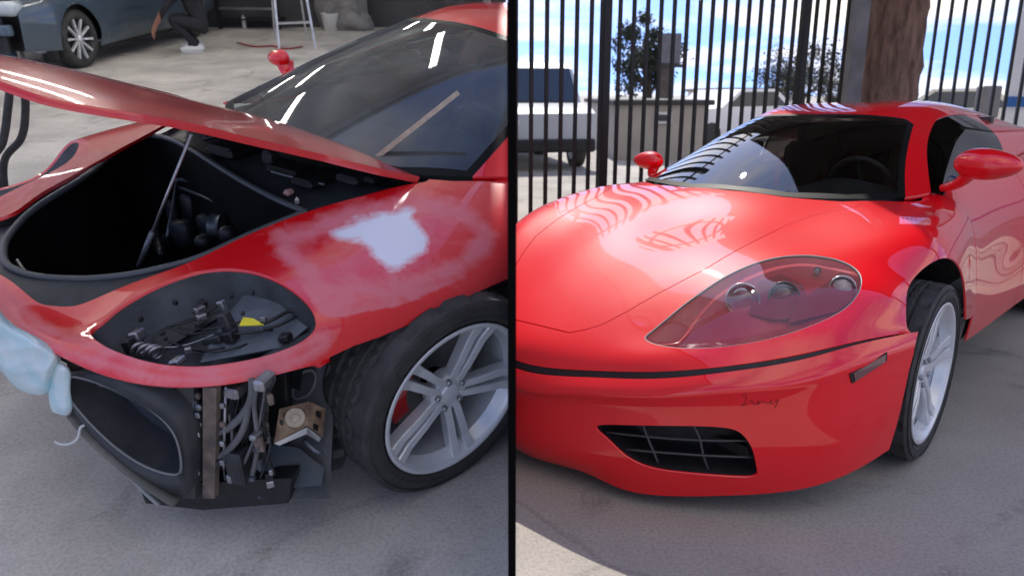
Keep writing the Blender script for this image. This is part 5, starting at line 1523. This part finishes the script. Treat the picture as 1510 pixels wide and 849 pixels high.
hz_ = fpoly('radiator_shroud', [(288,560,.30),(420,540,.34),(430,640,.36),(420,722,.36),(288,722,.30)], .02, BLACK)
for k in range(7):
    LP('shroud_rib', bar(fp(334 + k * 9, 572 - k * 2, .24), fp(332 + k * 8, 705, .25), .010, .05), mat('rib_grey', (.06, .06, .058), .6, var=.5, vscale=30), False, hz_)
for k in range(9):
    LP('shroud_clip', bevbox(fp(292 + (k % 2) * 36, 584 + k * 14, .10), (.012, .014, .016), .003, rotz(.5)), STEEL if k % 3 else RUST, False, hz_)
for k, (a_, b_) in enumerate((((325, 575), (340, 690)), ((352, 570), (338, 640)), ((392, 560), (352, 700)), ((405, 560), (392, 650)))):
    LP('cable', tubem(spline1([fp(*a_, .15), fp((a_[0] + b_[0]) / 2 + 9 * (-1) ** k, (a_[1] + b_[1]) / 2, .13), fp(*b_, .15)], 16), .0045, 6), BLACK if k % 2 else mat('cable_grey', (.12, .12, .12), .6), True, hz_)
for k in range(34):          # bolts, clips and bracket ends in the open front
    s_ = rnd_.uniform(.007, .02)
    LP('front_clip', bevbox(fp(rnd_.uniform(288, 400), rnd_.uniform(572, 712), rnd_.uniform(.10, .22)), (s_, s_ * rnd_.uniform(.6, 2.4), s_ * rnd_.uniform(.6, 2)), .002, rotz(rnd_.uniform(0, 3))), rnd_.choice([STEEL, BLACK, DKGREY, RUST, SLATE]), False, hz_)
for k in range(6):
    x0 = rnd_.uniform(322, 395); y0 = rnd_.uniform(565, 620)
    LP('cable', tubem(spline1([fp(x0, y0, .17), fp(x0 + rnd_.uniform(-14, 14), y0 + 40, .14), fp(x0 + rnd_.uniform(-25, 15), y0 + 90, .17)], 16), rnd_.uniform(.002, .005), 6), rnd_.choice([BLACK, SLATE, DKGREY]), True, hz_)
fpoly('radiator_foot', [(200,705,.12),(300,712,.16),(430,705,.20),(425,742,.22),(300,752,.18),(215,742,.14)], .05, BLACK)
LINER = mat('liner_grey', (.085, .088, .09), .65, var=.5, vscale=10, bump=.2)
def hp(px, py, b_=0): return CARL.snap(WL(np.array([(.40, .80, .42)]))[0] + np.array([-.0, 0, 0]), px, py) + CARL.ray(px, py)[1] * b_
def hpoly(name, pts, t, material, parent=None):
    P = np.array([hp(*p) for p in pts]); k = len(P); d = CARL.ray(*pts[0][:2])[1]
    V = np.vstack([P, P + d * t]); F = [tuple(range(k)), tuple(range(2 * k - 1, k - 1, -1))] + [(i, i + k, (i + 1) % k + k, (i + 1) % k) for i in range(k)]
    return LP(name, (V, F), material, False, parent)
liner = hpoly('wheel_liner', [(405,548,.10),(430,542,.10),(498,518,.10),(492,600,.10),(486,735,.12),(380,735,.14),(392,640,.12)], .02, LINER)
hpoly('inner_liner', [(465,532,.20),(548,498,.26),(540,600,.26),(505,690,.28),(436,712,.24)], .02, mat('liner_dark', (.05, .05, .05), .7, var=.5, vscale=9, bump=.2), liner)
for k in range(5): hpoly('liner_ridge', [(496 - k, 545 + k * 30, .19), (512 - k, 541 + k * 30, .20), (511 - k, 553 + k * 30, .20), (495 - k, 557 + k * 30, .19)], .012, LINER, liner)
# oval hole with rim
oh = ring([(432,585),(436,560),(448,548),(462,547),(465,562),(456,580),(444,587)], 32)
LP('liner_hole', (np.vstack([[hp(*p, .094) for p in oh], [hp(449, 566, .094)]]), [(k, (k + 1) % 32, 32) for k in range(32)]), BLACK, False, liner)
LP('liner_rim', tubem([hp(*p, .092) for p in oh], .005, 6, closed=True), mat('rim_grey', (.2, .2, .2), .6), True, liner)
hpoly('liner_fin', [(412,550,.07),(440,545,.07),(420,590,.07),(412,597,.07)], .015, mat('fin_grey', (.16, .16, .155), .6), liner)
BRK = mat('bracket_tan', (.40, .28, .17), .6, .2, var=.45, vscale=22, col2=(.16, .10, .07))
br = hpoly('crash_bracket', [(404,654,.0),(412,603,.0),(456,592,.02),(453,628,.02),(430,640,.0)], .012, BRK)
hpoly('bracket_side', [(456,592,.02),(480,603,.06),(476,645,.06),(453,628,.02)], .010, BRK, br)
hpoly('bracket_lip', [(404,654,-.002),(453,630,.018),(474,646,.06),(470,652,.06),(452,640,.02),(412,657,.0)], .01, mat('bracket_bright', (.55, .54, .52), .4, .6), br)
for px, py in ((470, 610), (466, 629)): hpoly('bracket_slot', [(px - 4, py - 5, .032), (px + 4, py - 2, .044), (px + 3, py + 7, .044), (px - 4, py + 4, .032)], .004, BLACK, br)
c = hp(435, 616, -.004); d = CARL.ray(435, 616)[1]; Rm = frame_axes((0, 0, 1), -d) @ np.array([[1, 0, 0], [0, 0, -1], [0, 1, 0]])
LP('bracket_boss', xf(lathem([(0, .026), (.004, .025), (.005, .014), (.003, .012), (.006, .008), (.006, 0)], 28), Rm, c), mat('boss_cream', (.58, .48, .36), .6, var=.3, vscale=60), 'auto', br)
hpoly('bracket_slot', [(412, 618, -.003), (418, 620, -.003), (418, 628, -.003), (413, 626, -.003)], .002, BLACK, br)
hpoly('splash_shield', [(398,655,.09),(440,660,.08),(478,690,.08),(474,716,.08),(400,722,.10),(382,700,.10)], .02, mat('shield_slate', (.04, .055, .07), .5, var=.5, vscale=8), liner)
LP('brake_line', tubem(spline1([hp(448, 648, .06), hp(462, 662, .05), hp(474, 668, .06)], 8), .007, 6), SLATE, True, liner)
# dangling wire
LP('loose_wire', tubem(spline1([fp(125, 627, .0), fp(118, 632, -.02), fp(115, 645, -.03), fp(104, 654, -.04), fp(90, 655, -.05), fp(80, 650, -.06)], 24), .0035, 6), mat('wire_white', (.6, .6, .57), .6))
# chassis behind, wheel well and wheel
LP('chassis_block', boxm((.10, .35, .40), (.62, .55, .36)), BLACK, False)
LP('chassis_block', boxm((.36, -.1, .22), (.40, .7, .10)), BLACK, False)
LP('floor_pan', boxm((-1.2, 0, .19), (3.2, 1.45, .04)), BLACK, False)
a = np.linspace(math.radians(10), math.radians(198), 28)
N = np.array([[(.36 * math.cos(t), y, .335 + .355 * math.sin(t)) for y in (.58, .86)] for t in a])
F = [(i * 2, i * 2 + 1, i * 2 + 3, i * 2 + 2) for i in range(len(a) - 1)]
LP('wheel_well', (WL(N.reshape(-1, 3)), F), BLACK, False)
wl_c = CARL.snap((0, .90, .32), 676, 600)
make_wheel(carL, CARL, -1, (wl_c[0], wl_c[1] - .105, .325), .325, .250, .235, 1, steer=math.radians(-3), camber=math.radians(-7), spin=.75)
make_wheel(carL, CARL, -1, (0, -.80, .33), .33, .255, .225, -1, tread=False)
